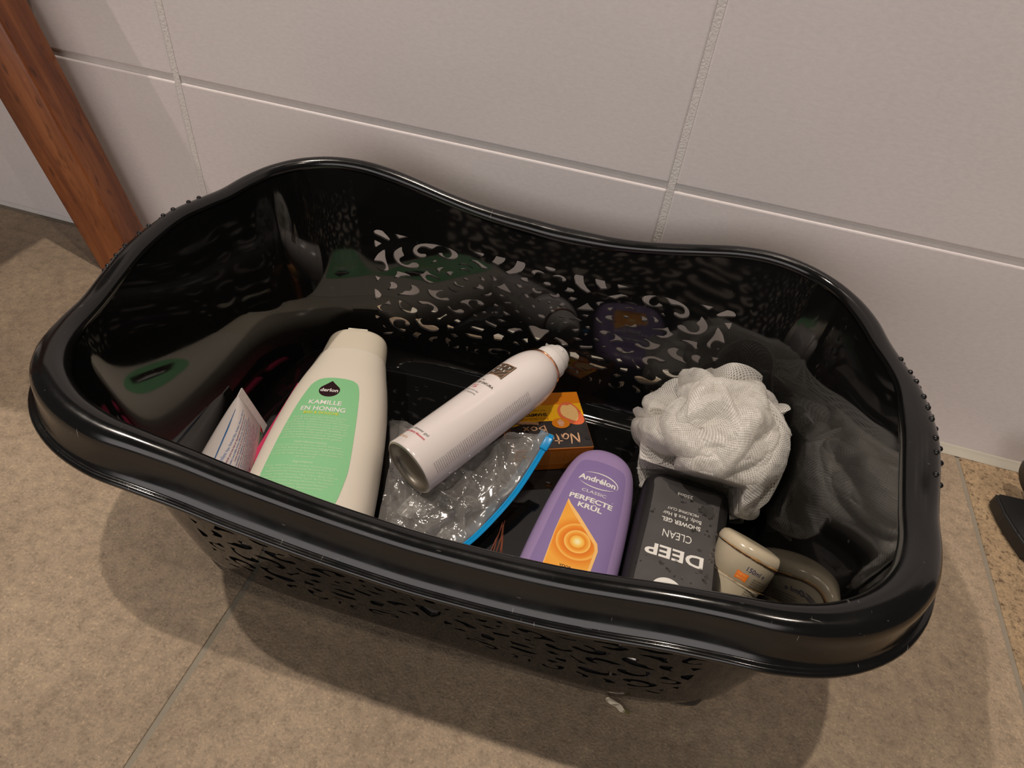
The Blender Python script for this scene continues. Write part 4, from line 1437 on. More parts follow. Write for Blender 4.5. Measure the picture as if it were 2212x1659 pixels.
def build_deep():
    t = empty('shower_gel_bottle', label='flat charcoal shower gel bottle with upside-down white lettering and water drops', cat='bottle')
    # z = 0 at the far (bottom) end; the reader's up points to the near end
    body = Loft([(0.0, 0.018, 0.010, 3.0), (0.0008, 0.0250, 0.0135, 3.4), (0.003, 0.0315, 0.0168, 3.6), (0.007, 0.0355, 0.0188, 4.0), (0.014, 0.0378, 0.0200, 4.2), (0.03, 0.0386, 0.0205, 4.4), (0.09, 0.0388, 0.0205, 4.4), (0.150, 0.0386, 0.0205, 4.4), (0.160, 0.0384, 0.0204, 4.2), (0.162, 0.0370, 0.0195, 4.0)])
    body.build('body', MAT['deep_side'], t)
    cap = Loft([(0.1625, 0.0372, 0.0196, 4.0), (0.164, 0.0384, 0.0204, 4.2), (0.180, 0.0378, 0.0200, 4.2), (0.186, 0.0355, 0.0185, 4.0), (0.1875, 0.030, 0.015, 3.6)])
    cap.build('cap', MAT['deep_side'], t)
    s = lambda e: (lambda u, v: body.front(u, v, e))
    patch('face_label', rrect(-0.0300, 0.0100, 0.0300, 0.152, 0.006), s(0.00018), MAT['deep'], t, 0.004)
    lettering('title_lettering', [('DEEP', 0.0030, 0.0835, 0.0112, 0.0470, 0.025)], s(0.0004), MAT['w_ink'], t)
    lettering('clean_lettering', [('CLEAN', 0.0030, 0.0665, 0.0078, 0.0240, -0.003)], s(0.0004), MAT['w_ink'], t)
    lettering('product_lettering', [('SHOWER GEL', 0.0015, 0.0540, 0.0044, 0.0325, 0.02), ('Body, Face & Hair', 0.0015, 0.0475, 0.0040, 0.0325, 0.0), ('MICROFINE CLAY', 0.0015, 0.0418, 0.0029, 0.0265, 0.0)], s(0.0004), MAT['w_ink'], t)
    lettering('volume_lettering', [('250ml', 0.0015, 0.0235, 0.0036, 0.0130, 0.01)], s(0.0004), MAT['w_ink'], t)
    patch('round_logo', ell(0.0040, 0.1235, 0.0125, 0.0120, 40), s(0.0003), MAT['w_ink'], t, 0.004)
    M_ = pose(t, (0.0895, -0.1790, 0.0245), (-0.030, -1.0, 0.0), (0, 0, 1))
    # water beads on the face
    G = 'water drops on the charcoal shower gel bottle'
    pts = [(-0.030, 0.054, .0016), (-0.0285, 0.0575, .0009), (-0.031, 0.056, .0006), (-0.0275, 0.071, .0013), (-0.027, 0.0765, .0014), (-0.0265, 0.083, .0014), (-0.0305, 0.0825, .0007), (-0.0225, 0.0485, .0010), (-0.0205, 0.055, .0008), (-0.0225, 0.060, .0009), (-0.019, 0.0595, .0005),
           (-0.0195, 0.0955, .0017), (-0.0240, 0.0985, .0016), (-0.0235, 0.1035, .0016), (-0.0165, 0.0985, .0008), (-0.0165, 0.0765, .0012), (0.0005, 0.094, .0013), (0.0115, 0.0995, .0016), (0.0065, 0.1030, .0009), (0.0045, 0.1045, .0012), (0.0000, 0.1080, .0007), (-0.0060, 0.1075, .0009),
           (0.0265, 0.0515, .0014), (0.025, 0.0485, .0007), (0.0245, 0.0965, .0008), (-0.0105, 0.0585, .0018), (-0.0085, 0.0600, .0010), (-0.0045, 0.0290, .0011), (0.0030, 0.0330, .0010), (0.0005, 0.0325, .0005), (0.0275, 0.1030, .0006), (0.0310, 0.1055, .0005), (-0.0265, 0.1010, .0007), (-0.0130, 0.1095, .0006)]
    rnd = random.Random(3)
    for (u, v, r) in pts:
        p = body.front(u, v, 0.0002)
        a, b_ = body.front(u + .0005, v), body.front(u - .0005, v)
        n_ = Vector((-(a - b_).y, (a - b_).x, 0)); n_ = n_ if n_.y < 0 else -n_
        add_drop(M_ @ p, (M_.to_3x3() @ n_), r * 1.25, 'clear water drop beaded on the face of the charcoal shower gel bottle', G, 1 + rnd.random() * 0.35, rnd.random() * 3)
    # the wide flat puddle
    pud = []
    for k in range(44):
        a = 2 * PI * k / 44
        rr = 0.0070 * (1 + 0.16 * math.sin(3 * a + 1) + 0.10 * math.sin(7 * a) + 0.09 * math.sin(13 * a + 2))
        pud.append((-0.0185 + rr * 0.95 * math.cos(a), 0.0345 + rr * 1.1 * math.sin(a)))
    V_, F_ = [], []
    n_ = len(pud)
    cx = sum(p[0] for p in pud) / n_; cz = sum(p[1] for p in pud) / n_
    prof = [(1.0, 0.00022), (0.97, 0.0006), (0.88, 0.0010), (0.6, 0.0013), (0.3, 0.0014)]
    for (k_, h_) in prof:
        for p in pud: V_.append(M_ @ body.front(cx + (p[0] - cx) * k_, cz + (p[1] - cz) * k_, h_))
    V_.append(M_ @ body.front(cx, cz, 0.0014))
    for i in range(len(prof) - 1):
        for k in range(n_): F_.append((i * n_ + k, i * n_ + (k + 1) % n_, (i + 1) * n_ + (k + 1) % n_, (i + 1) * n_ + k))
    for k in range(n_): F_.append(((len(prof) - 1) * n_ + k, (len(prof) - 1) * n_ + (k + 1) % n_, len(V_) - 1))
    b0 = len(V_)
    for p in pud: V_.append(M_ @ body.front(p[0], p[1], 0.0002))
    F_.append(tuple(b0 + k for k in range(n_))[::-1])
    for k in range(n_): F_.append((b0 + k, b0 + (k + 1) % n_, (k + 1) % n_, k))
    o = mesh('water_puddle', V_, F_, MAT['water'])
    tag(o, 'wide ragged puddle of water near the far end of the charcoal bottle', 'water')
    return t


build_deep()


# ------------------------------------------------------------------ white mesh bath puff
def build_puff():
    ox, oy = 0.1030, -0.1430
    t = empty('bath_puff', (ox, oy, 0.0), label='white nylon net bath puff of loose ruffles behind the charcoal bottle', cat='bath sponge')
    rnd = random.Random(21)
    c = Vector((ox, oy, 0.051))
    Rr = 0.076

    def clampp(p):
        p = Vector(p)
        if p.z < 0.0085: p.z = 0.0085 + 0.0015 * math.sin(p.x * 900) * math.sin(p.y * 700)
        if 0.030 < p.x < 0.129:
            lim = -0.1768 - max(0, p.z - 0.046) * 0.86
            if p.y < lim: p.y = lim + 0.10 * (p.y - lim) * (1 if p.z > 0.05 else 0)
        lx = CYW * (p.x - BX) + SYW * (p.y - BY)
        ly = -SYW * (p.x - BX) + CYW * (p.y - BY)
        zz = max(p.z, 0.0)
        a, b = A0 + KA * zz - 0.006, B0 + KB * zz - 0.006
        if p.z < 0.03: a -= 0.016 * (1 - p.z / 0.03); b -= 0.016 * (1 - p.z / 0.03)
        q = (abs(lx / a) ** NN + abs(ly / b) ** NN) ** (1 / NN)
        if q > 1:
            lx, ly = lx / q, ly / q
            p.x, p.y = BX + CYW * lx - SYW * ly, BY + SYW * lx + CYW * ly
        return p
    O = Vector((ox, oy, 0))
    V, F, U = [], [], []

    def grid(fn, NS, NV, us, vs):
        base = len(V)
        for i in range(NS + 1):
            for j in range(NV + 1):
                V.append(clampp(fn(i / NS, j / NV)) - O)
                U.append((i / NS * us, j / NV * vs))
        for i in range(NS):
            for j in range(NV):
                a = base + i * (NV + 1) + j
                F.append((a, a + NV + 1, a + NV + 2, a + 1))
    up = Vector((-0.10, -0.42, 0.90)).normalized()
    # tall frills: long strips that meander over the ball, folded double along the outer edge
    for k in range(16):
        ax = Vector((rnd.gauss(0, 1), rnd.gauss(0, 1), rnd.gauss(0, 1))).normalized()
        d0 = ax.orthogonal().normalized()
        d0.rotate(Matrix.Rotation(rnd.uniform(0, 6.28), 3, ax))
        om = rnd.uniform(3.2, 5.6); am = rnd.uniform(0.28, 0.6); ph = rnd.uniform(0, 6); sp = rnd.uniform(1.6, 2.6)
        rad = Rr * rnd.uniform(0.84, 1.02); th = rnd.uniform(0.007, 0.016)

        def fn(u, v, ax=ax, d0=d0, om=om, am=am, ph=ph, sp=sp, rad=rad, th=th):
            s = (u - 0.5) * sp
            d = d0.copy(); d.rotate(Matrix.Rotation(s, 3, ax))
            w = am * math.sin(om * s + ph) + 0.12 * math.sin(om * 2.3 * s + ph * 3)
            n = (d + ax * w).normalized()
            q = math.sin(PI * v) ** 0.55
            side = (v - 0.5) * 2
            r = rad * (0.34 + 0.66 * q) * (1 + 0.07 * math.sin(om * 1.7 * s + ph * 2))
            tang = (ax - n * ax.dot(n)).normalized()
            return c + n * r + tang * (side * th * (1.6 - q) + rad * 0.10 * q * math.sin(s * 9 + ph))
        grid(fn, 120, 26, sp * rad / 0.0021, rad * 1.5 / 0.0034)
    # broad loops lying over the top and sides, smooth folded faces
    seeds = [(up, 0.3, 1.00), ((up + Vector((0.5, 0.1, 0))).normalized(), 1.4, 0.98), ((up + Vector((-0.55, 0.0, 0.1))).normalized(), 2.6, 1.0), ((up + Vector((0.0, -0.6, -0.2))).normalized(), 0.1, 0.98),
             ((up + Vector((0.5, -0.6, -0.3))).normalized(), 2.0, 0.95), ((up + Vector((-0.4, 0.6, 0.0))).normalized(), 1.0, 1.02), ((up + Vector((0.2, 0.7, 0.0))).normalized(), 2.2, 1.0),
             ((up + Vector((0.25, -0.25, 0))).normalized(), 2.9, 1.03), ((up + Vector((-0.3, -0.35, 0))).normalized(), 1.7, 1.02), ((up + Vector((0.75, -0.1, -0.2))).normalized(), 0.8, 1.04), ((up + Vector((0.3, 0.35, 0))).normalized(), 0.2, 1.04), (Vector((0.6, -0.75, 0.15)).normalized(), 1.1, 1.02), (Vector((0.1, -0.9, 0.35)).normalized(), 0.5, 1.0),
             (Vector((0.95, 0.1, 0.25)).normalized(), 1.2, 1.0), (Vector((0.9, -0.4, 0.0)).normalized(), 0.4, 0.98), (Vector((-0.9, -0.2, 0.1)).normalized(), 2.1, 1.0), (Vector((-0.7, 0.6, 0.2)).normalized(), 0.7, 1.0), (Vector((0.7, 0.7, 0.2)).normalized(), 0.9, 0.97)]
    for (n, rot, rs) in seeds:
        tt = n.orthogonal().normalized(); tt.rotate(Matrix.Rotation(rot, 3, n))
        b = n.cross(tt)
        rad = Rr * rs * rnd.uniform(0.94, 1.02)
        sp = rnd.uniform(0.55, 0.85); wd = rad * rnd.uniform(0.24, 0.42); ph = rnd.uniform(0, 6); fr = rnd.uniform(2.0, 3.6); am = rnd.uniform(0.10, 0.24)

        def fn(u, v, n=n, tt=tt, b=b, rad=rad, sp=sp, wd=wd, ph=ph, fr=fr, am=am):
            s = -1 + 2 * u
            n2 = n * math.cos(s * sp) + tt * math.sin(s * sp)
            a = v * PI
            rr_ = math.sin(a) ** 0.6
            wob = math.sin(s * fr + ph) * am
            cr = 0.030 * noise.noise(Vector((s * 5 + ph * 5, v * 4.0, ph))) + 0.012 * (1 - 2 * abs(noise.noise(Vector((s * 11 + ph, v * 9.0, ph + 2)))))
            return c + n2 * (rad * (0.30 + 0.70 * rr_ * (1 - 0.20 * abs(s) ** 3)) * (1 + cr)) + b * (-wd * math.cos(a) * (0.75 + 0.35 * s * math.sin(ph)) + rad * wob * rr_)
        grid(fn, 90, 44, sp * 2 * rad / 0.0021, rad * 2.2 / 0.0034)
    return mesh('net_ruffle', V, F, MAT['net'], t, uv=U)


build_puff()


# ------------------------------------------------------------------ milky tub
def build_tub():
    t = empty('cream_tub', label='milky plastic tub stained brown, lying on its side in the front right corner', cat='tub')
    K_ = 0.75
    prof = [(0.008, 0.0001), (0.008, 0.0205), (0.0095, 0.0225), (0.012, 0.0235), (0.030, 0.0290), (0.0320, 0.0296), (0.0325, 0.0290), (0.0335, 0.0290), (0.0345, 0.0312), (0.052, 0.0348), (0.0545, 0.0356)]
    prof = [(z, r * K_) for z, r in prof]
    revolve('body', prof, MAT['tub'], t)
    lid = [(0.0550, 0.0340), (0.0552, 0.0362), (0.0575, 0.0366), (0.0605, 0.0362), (0.0630, 0.0345), (0.0645, 0.0310), (0.0650, 0.020), (0.0650, 0.0001)]
    lid = [(z, r * K_) for z, r in lid]
    revolve('lid', lid, MAT['tub'], t)

    def sf(e, th0):
        z_ = [p[0] for p in prof[3:]]; r_ = [p[1] for p in prof[3:]]

        def f(u, v):
            r = float(np.interp(v, z_, r_)) + e
            a = th0 + u / 0.026
            return Vector((r * math.sin(a), -r * math.cos(a), v))
        return f
    th = math.radians(8)
    S = sf(0.0003, th)
    lettering('volume_lettering', [('150ml e', -0.001, 0.0445, 0.0040, 0.016, 0.0)][:1], S, MAT['n_ink'], t)
    patch('orange_sticker', [(-0.015, 0.0355), (-0.005, 0.0355), (-0.005, 0.0420), (-0.015, 0.0420)], S, MAT['orange_s'], t, 0.002)
    lettering('sticker_lettering', [('NEW', -0.010, 0.0393, 0.0017, 0.007, 0.0), ('BEST', -0.010, 0.0365, 0.0017, 0.007, 0.0)], sf(0.0005, th), MAT['orange_l'], t)
    ls = [('MASQUE CAPILLAIRE LAISSER AGIR RINCER', 0.008, 0.0405 - 0.0020 * i, 0.0011, 0.017, 0.0) for i in range(9)]
    lettering('small_print', ls, S, MAT['k_ink'], t)
    # dried grime in the joint under the lid, as thin irregular crusts
    rnd = random.Random(5)

    def crust(name, mat, zc, a0, a1, w, amp, seed, rf):
        V_, F_ = [], []
        n_ = 110
        for k in range(n_ + 1):
            q = k / n_
            a = math.radians(a0 + (a1 - a0) * q)
            nn = noise.noise(Vector((q * 11, seed, 0)))
            n3 = noise.noise(Vector((q * 34, seed + 5, 0)))
            wd = max(0.00012, w * (0.55 + 1.5 * nn + 0.8 * n3)) * math.sin(PI * q) ** 0.4
            zz = zc + amp * nn
            for m_ in range(5):
                h_ = (m_ - 2) / 2
                r = rf * K_ + 0.0007 * (1 - h_ * h_) + 0.0002
                V_.append((r * math.sin(a), -r * math.cos(a), zz + wd * h_))
        for k in range(n_):
            for m_ in range(4): F_.append((k * 5 + m_, k * 5 + m_ + 1, (k + 1) * 5 + m_ + 1, (k + 1) * 5 + m_))
        return mesh(name, V_, F_, mat, t)
    crust('grime_crust', MAT['grime'], 0.0548, -60, 95, 0.0011, 0.0007, 1.0, 0.0356)
    crust('residue_stain', MAT['tan'], 0.0556, -80, 100, 0.0013, 0.0005, 7.0, 0.0360)
    crust('residue_line', MAT['tan'], 0.0332, -80, 60, 0.0004, 0.0003, 3.0, 0.0318)
    pose(t, (0.1290, -0.2820, 0.0070), (0.25, 0.66, 0.70), (0.10, -0.70, 0.60))
    return t


build_tub()


# ------------------------------------------------------------------ zip bag
def build_bag():
    t = empty('zip_bag', (-0.115, -0.245, 0.0), label='crumpled clear plastic zip bag with a bright blue slider seal under the white can', cat='plastic bag')
    o0 = Vector((-0.115, -0.245, 0.0))
    zipc = [Vector(p) for p in catmull([(-0.0412, -0.1854, 0.0550), (-0.0486, -0.2113, 0.0400), (-0.0569, -0.2391, 0.0300), (-0.0675, -0.2640, 0.0215), (-0.0800, -0.2900, 0.0165), (-0.0960, -0.3160, 0.0150)], 8, closed=False)]
    far = [Vector(p) for p in catmull([(-0.1990, -0.1850, 0.012), (-0.2010, -0.2150, 0.012), (-0.1950, -0.2500, 0.014), (-0.1850, -0.2850, 0.020), (-0.1700, -0.3150, 0.020), (-0.1600, -0.3450, 0.016)], 8, closed=False)]

    def canlow(p):
        """height available under the lying can"""
        A = Vector(CAN_A); Z = Vector(CAN_D).normalized()
        q = p - A
        s_ = q.dot(Z)
        if -0.004 < s_ < 0.20:
            side = (q - Z * s_)
            h = math.hypot(side.x, side.y)
            if h < 0.0272: return A.z + Z.z * s_ - math.sqrt(max(0, 0.0272 ** 2 - h * h)) - 0.0006
        return 1.0

    def botlow(p):
        """height available under the leaning bath bottle"""
        A = Vector((-0.1985, -0.3620, 0.0385)); Z = Vector((-0.246, 0.969, 0.0)).normalized()
        q = p - A
        v = q.dot(Z)
        x = Vector((Z.y, -Z.x, 0))
        u = q.dot(x)
        w = 0.0550 - max(0, v - 0.10) * 0.17
        return u - w

    def sheet(name, mat, seed, amp, lift, NU=150, NV=110, pinch=1.0):
        V, F = [], []
        for i in range(NU + 1):
            u = i / NU
            for j in range(NV + 1):
                v = j / NV
                a = zipc[0].lerp(zipc[0], 0)
                fi = v * (len(zipc) - 1); k = min(int(fi), len(zipc) - 2)
                A_ = zipc[k].lerp(zipc[k + 1], fi - k)
                B_ = far[k].lerp(far[k + 1], fi - k)
                # concave upper edge between seal and far corner
                P_ = A_.lerp(B_, u)
                P_.y -= 0.022 * math.sin(PI * u) * (1 - v) ** 2
                w = math.sin(PI * min(1, u * 1.02)) ** 0.6
                x, y = P_.x * 1.0, P_.y
                r1 = 1 - abs(noise.noise(Vector((x * 26, y * 26, seed)))) * 2
                r2 = 1 - abs(noise.noise(Vector((x * 60 + 3, y * 60, seed + 3)))) * 2
                r3 = 1 - abs(noise.noise(Vector((x * 150, y * 150, seed + 9)))) * 2
                r4 = 1 - abs(noise.noise(Vector((x * 330, y * 330, seed + 19)))) * 2
                z = P_.z + w * lift + w * amp * (0.62 * r1 + 0.30 * r2 + 0.07 * r3 + 0.015 * r4 - 0.30)
                P_.x += w * 0.004 * noise.noise(Vector((x * 50, y * 50, seed + 30)))
                P_.y += w * 0.004 * noise.noise(Vector((x * 50, y * 50, seed + 40)))
                P_.z = z
                bl = botlow(P_)
                if bl < 0.001:
                    P_.x += (0.001 - bl) * 0.969; P_.y += (0.001 - bl) * 0.246
                lim = canlow(P_)
                if P_.z > lim: P_.z = max(0.0045, lim)
                P_.z = max(P_.z, 0.0042 + 0.0010 * (seed % 2))
                V.append(P_ - o0)
        for i in range(NU):
            for j in range(NV):
                a = i * (NV + 1) + j
                F.append((a, a + NV + 1, a + NV + 2, a + 1))
        return mesh(name, V, F, mat, t, smooth=True)
    sheet('upper_film', MAT['film'], 1.3, 0.016, 0.010)
    sheet('lower_film', MAT['film'], 6.8, 0.008, 0.0, 110, 80)
    # frosted writing panel inside the folds
    V, F = [], []
    NU, NV = 30, 40
    for i in range(NU + 1):
        for j in range(NV + 1):
            u, v = i / NU, j / NV
            p = Vector((-0.118, -0.250, 0.024)) + Vector((0.026, -0.002, 0)) * (u - 0.5) + Vector((-0.022, -0.066, 0.004)) * (v - 0.35)
            p.z += 0.004 * math.sin(u * 5 + v * 3) + 0.003 * noise.noise(Vector((u * 4, v * 6, 1)))
            lim = canlow(p)
            p.z = max(0.006, min(p.z, lim - 0.0012))
            V.append(p - o0)
    for i in range(NU):
        for j in range(NV):
            a = i * (NV + 1) + j
            F.append((a, a + NV + 1, a + NV + 2, a + 1))
    mesh('writing_panel', V, F, MAT['film_w'], t)

    # the blue seal: a ribbed strip standing along the mouth of the bag
    def strip(name, mat, off, w, th, ribs, k0=0, k1=None, dz=0.0):
        V, F = [], []
        pts = zipc[k0:k1]
        n_ = len(pts)
        for k, p in enumerate(pts):
            d = (pts[min(k + 1, n_ - 1)] - pts[max(k - 1, 0)]).normalized()
            up = Vector((0, -0.25, 1)); up = (up - d * up.dot(d)).normalized()
            sd = d.cross(up)
            if sd.x < 0: sd = -sd
            prof = [(0, 0), (0, th)] + [(w * (m + 1) / (ribs + 1), th * (1.5 if m % 2 == 0 else 0.9)) for m in range(ribs)] + [(w, th), (w, 0)]
            for (a, b) in prof: V.append(p + sd * (off + a) + up * (b + dz) - o0)
            m_ = len(prof)
        for k in range(n_ - 1):
            for m in range(m_):
                l = (m + 1) % m_
                F.append((k * m_ + m, k * m_ + l, (k + 1) * m_ + l, (k + 1) * m_ + m))
        F.append(tuple(range(m_))); F.append(tuple((n_ - 1) * m_ + q for q in range(m_))[::-1])
        return mesh(name, V, F, mat, t, smooth=False)
    strip('seal_skirt', MAT['film_b'], -0.0085, 0.0085, 0.0003, 1)
    strip('zip_seal', MAT['zipb'], 0.0, 0.0048, 0.0011, 3)
    # slider over the upper end of the seal
    bm = bmesh.new()
    bevel_box(bm, (0, 0, 0), (0.0075, 0.0130, 0.0040), 0.0011, 3)
    sl = from_bm('slider', bm, MAT['zipb'], t)
    d = (zipc[6] - zipc[1]).normalized()
    up = Vector((0, -0.25, 1)); up = (up - d * up.dot(d)).normalized()
    sd = d.cross(up)
    if sd.x < 0: sd = -sd
    Ms = Matrix((sd, d, sd.cross(d))).transposed().to_4x4()
    Ms.translation = zipc[3] + sd * 0.0022 + up * 0.0008 - o0
    sl.matrix_local = Ms
    # brown crumbs caught in the bag near the seal
    rnd = random.Random(9)
    V, F = [], []
    for k in range(40):
        p = Vector((-0.0620 + rnd.gauss(0, .0035), -0.2100 + rnd.gauss(0, .0060), 0.0425 + rnd.uniform(-.003, .003)))
        r = rnd.uniform(0.0003, 0.0009)
        b = len(V)
        for q in ((1, 0, 0), (-1, 0, 0), (0, 1, 0), (0, -1, 0), (0, 0, 1), (0, 0, -1)): V.append(p + Vector(q) * r * rnd.uniform(.6, 1.4) - o0)
        for f in ((0, 2, 4), (2, 1, 4), (1, 3, 4), (3, 0, 4), (2, 0, 5), (1, 2, 5), (3, 1, 5), (0, 3, 5)): F.append(tuple(b + x for x in f))
    o = mesh('crumbs', V, F, MAT['tan'], t, smooth=False)
    o['kind'] = 'stuff'
    return t


build_bag()


# ------------------------------------------------------------------ toothpaste tube
def build_tube():
    t = empty('toothpaste_tube', label='white toothpaste tube with a green stripe and crimped end beside the green-labelled bottle', cat='tube')
    Lc, Lt = 0.018, 0.110
    rows = []
    V, F = [], []
    seg, NR_ = 72, 40

    def dims(z):
        k = (z - Lc) / (Lt - Lc)
        k = min(max(k, 0), 1)
        w = 0.0205 + (0.0272 - 0.0205) * k
        d = 0.0250 * (1 - k) ** 0.55 + 0.0005
        return w, d
    for i in range(NR_ + 1):
        z = Lc + (Lt - Lc) * i / NR_
        w, d = dims(z)
        n = 2.0 + 1.2 * (z - Lc) / (Lt - Lc)
        for k in range(seg):
            a = 2 * PI * k / seg
            c, s = math.cos(a), math.sin(a)
            V.append((w * abs(c) ** (2 / n) * math.copysign(1, c), d * abs(s) ** (2 / n) * math.copysign(1, s), z))
    for i in range(NR_):
        for k in range(seg):
            l = (k + 1) % seg
            F.append((i * seg + k, i * seg + l, (i + 1) * seg + l, (i + 1) * seg + k))
    mesh('body', V, F, MAT['tube_w'], t)
    # crimped end with fine ribs
    V, F = [], []
    n_ = 120
    for k in range(n_ + 1):
        x = -0.0272 + 0.0544 * k / n_
        y = 0.00045 + (0.00022 if k % 4 < 2 else 0)
        V += [(x, -y, Lt - 0.001), (x, -y, Lt + 0.0085), (x, y, Lt + 0.0085), (x, y, Lt - 0.001)]
    for k in range(n_):
        for m in range(4):
            l = (m + 1) % 4
            F.append((k * 4 + m, (k + 1) * 4 + m, (k + 1) * 4 + l, k * 4 + l))
    F.append((0, 1, 2, 3)); F.append((n_ * 4 + 3, n_ * 4 + 2, n_ * 4 + 1, n_ * 4))
    mesh('crimp', V, F, MAT['tube_w'], t, smooth=False)
    revolve('cap', [(0.0, 0.0001), (0.0, 0.0160), (0.0015, 0.0172), (0.014, 0.0180), (0.0165, 0.0172), (0.0175, 0.014), (0.0185, 0.0001)], MAT['tube_w'], t)

    def sf(e):
        def f(u, v):
            w, d = dims(v)
            n = 2.0 + 1.2 * (v - Lc) / (Lt - Lc)
            q = min(0.985, abs(u) / w)
            return Vector((u, -d * (1 - q ** n) ** (1 / n) - e, v))
        return f
    patch('blue_edge', [(-0.0234, 0.035), (-0.0226, 0.035), (-0.0262, 0.095), (-0.0267, 0.095)], sf(0.0002), MAT['tube_b'], t, 0.003)
    patch('green_stripe', [(0.0065, 0.024), (0.0105, 0.024), (0.0160, 0.100), (0.0118, 0.100)], sf(0.0002), MAT['tube_g'], t, 0.004)
    patch('red_mark', [(0.0130, 0.1015), (0.0192, 0.1015), (0.0198, 0.1098), (0.0136, 0.1098)], sf(0.0002), MAT['red'], t, 0.003)
    lettering('stripe_lettering', [('For an even whiter smile, visit www.compareyoursmile', 0.0118, 0.062, 0.0014, 0.070, 0.0, 0, PI / 2 - 0.06)], sf(0.0004), MAT['w_ink'], t)
    lettering('volume_lettering', [('75 ml e', 0.0060, 0.046, 0.0038, 0.018, 0.0, 0, PI / 2 - 0.03)], sf(0.0003), MAT['n_ink'], t)
    words = ['Ingredients: Aqua, Hydrated Silica, Sorbitol, Glycerin, PEG-12', 'Gebruik: poets twee keer per dag gedurende minimaal twee minuten', 'Sodium Lauryl Sulfate, Aroma, Cellulose Gum, Titanium Dioxide', 'Contains Sodium Fluoride. Not for children under seven years', 'Niet doorslikken. Raadpleeg uw tandarts bij klachten of vragen']
    for nm, mat, q0 in (('blue_print', MAT['b_ink'], 0), ('plum_print', MAT['p_ink'], 1)):
        ls = []
        for i in range(13):
            if i % 2 == q0:
                ls.append((words[i % 5], -0.0205 + 0.0021 * i, 0.070 - 0.0012 * (i % 3), 0.00125, 0.056 - 0.004 * (i % 4), 0.01, 0, PI / 2))
        lettering(nm, ls, sf(0.0003), mat, t)
    pose(t, (-0.2920, -0.3500, 0.0205), (-0.160, 0.980, 0.120), (0.970, 0.15, 0.22))
    return t


build_tube()


# ------------------------------------------------------------------ pink plastic strip behind the bottle
def build_pink():
    t = empty('plastic_strip', label='hot pink flat plastic strip with a hooked end tucked beside the white bottle', cat='plastic strip')
    out = [(-0.016, 0.0), (0.013, 0.0), (0.014, 0.10), (0.0135, 0.150), (0.010, 0.162), (0.000, 0.166), (-0.010, 0.162), (-0.0135, 0.150), (-0.0135, 0.143), (-0.0060, 0.143), (-0.0055, 0.150), (0.0, 0.1535), (0.0045, 0.149), (0.0045, 0.136), (-0.016, 0.130)]
    bm = bmesh.new()
    vs = [bm.verts.new((x, -0.0011, z)) for x, z in out]
    f = bm.faces.new(vs)
    ex = bmesh.ops.extrude_face_region(bm, geom=[f])
    for v in ex['geom']:
        if isinstance(v, bmesh.types.BMVert): v.co.y += 0.0022
    bmesh.ops.recalc_face_normals(bm, faces=bm.faces)
    bmesh.ops.triangulate(bm, faces=[f for f in bm.faces if len(f.verts) > 4])
    o = from_bm('plate', bm, MAT['pink'], t, smooth=False)
    bm = bmesh.new()
    bevel_box(bm, (0.0, -0.0018, 0.06), (0.003, 0.0014, 0.11), 0.0005, 2)
    from_bm('rib', bm, MAT['pink'], t)
    return t


PINK = build_pink()
pose(PINK, (-0.2715, -0.3080, 0.0150), (-0.10, 0.99, 0.0), (0.42, 0.04, 0.9))


# ------------------------------------------------------------------ small loose things
def build_twig():
    t = empty('dry_fibre_wisp', (-0.0545, -0.272, 0.0034), label='thin wisp of reddish-brown dried fibre on the basket bottom by the lilac bottle', cat='plant fibre')
    rnd = random.Random(6)
    for k in range(5):
        pts = []
        x, y = -0.0590 + rnd.uniform(-.0015, .0015), -0.2520 - rnd.uniform(0, .006)
        tx = -0.0560 + (k - 2) * 0.0030 + rnd.uniform(-.001, .001)
        for i in range(7):
            q = i / 6
            pts.append((x + (tx - x) * q + rnd.uniform(-.0004, .0004), y - 0.040 * q, 0.0046 + 0.0012 * math.sin(q * 5 + k)))
        P_ = catmull(pts, 3, closed=False)
        V, F = [], []
        for i, p in enumerate(P_):
            r = 0.00045 * (0.5 + 0.7 * math.sin(PI * (i + 1) / (len(P_) + 1)))
            for m in range(6):
                a = m * PI / 3
                V.append((p[0] + r * math.cos(a) + 0.0545, p[1] + 0.272, p[2] - 0.0034 + r * math.sin(a)))
        for i in range(len(P_) - 1):
            for m in range(6): F.append((i * 6 + m, i * 6 + (m + 1) % 6, (i + 1) * 6 + (m + 1) % 6, (i + 1) * 6 + m))
        mesh('strand', V, F, MAT['twig'], t)


build_twig()
add_drop((-0.0316, -0.1995, 0.0034), (0, 0, 1), 0.0034, 'clear water drop on the black basket bottom between the blue seal and the lilac bottle')
add_drop((-0.0075, -0.1580, 0.0336 + 0.0006), (0, 0, 1), 0.0028, 'clear water drop on the black corner of the shampoo bar box')


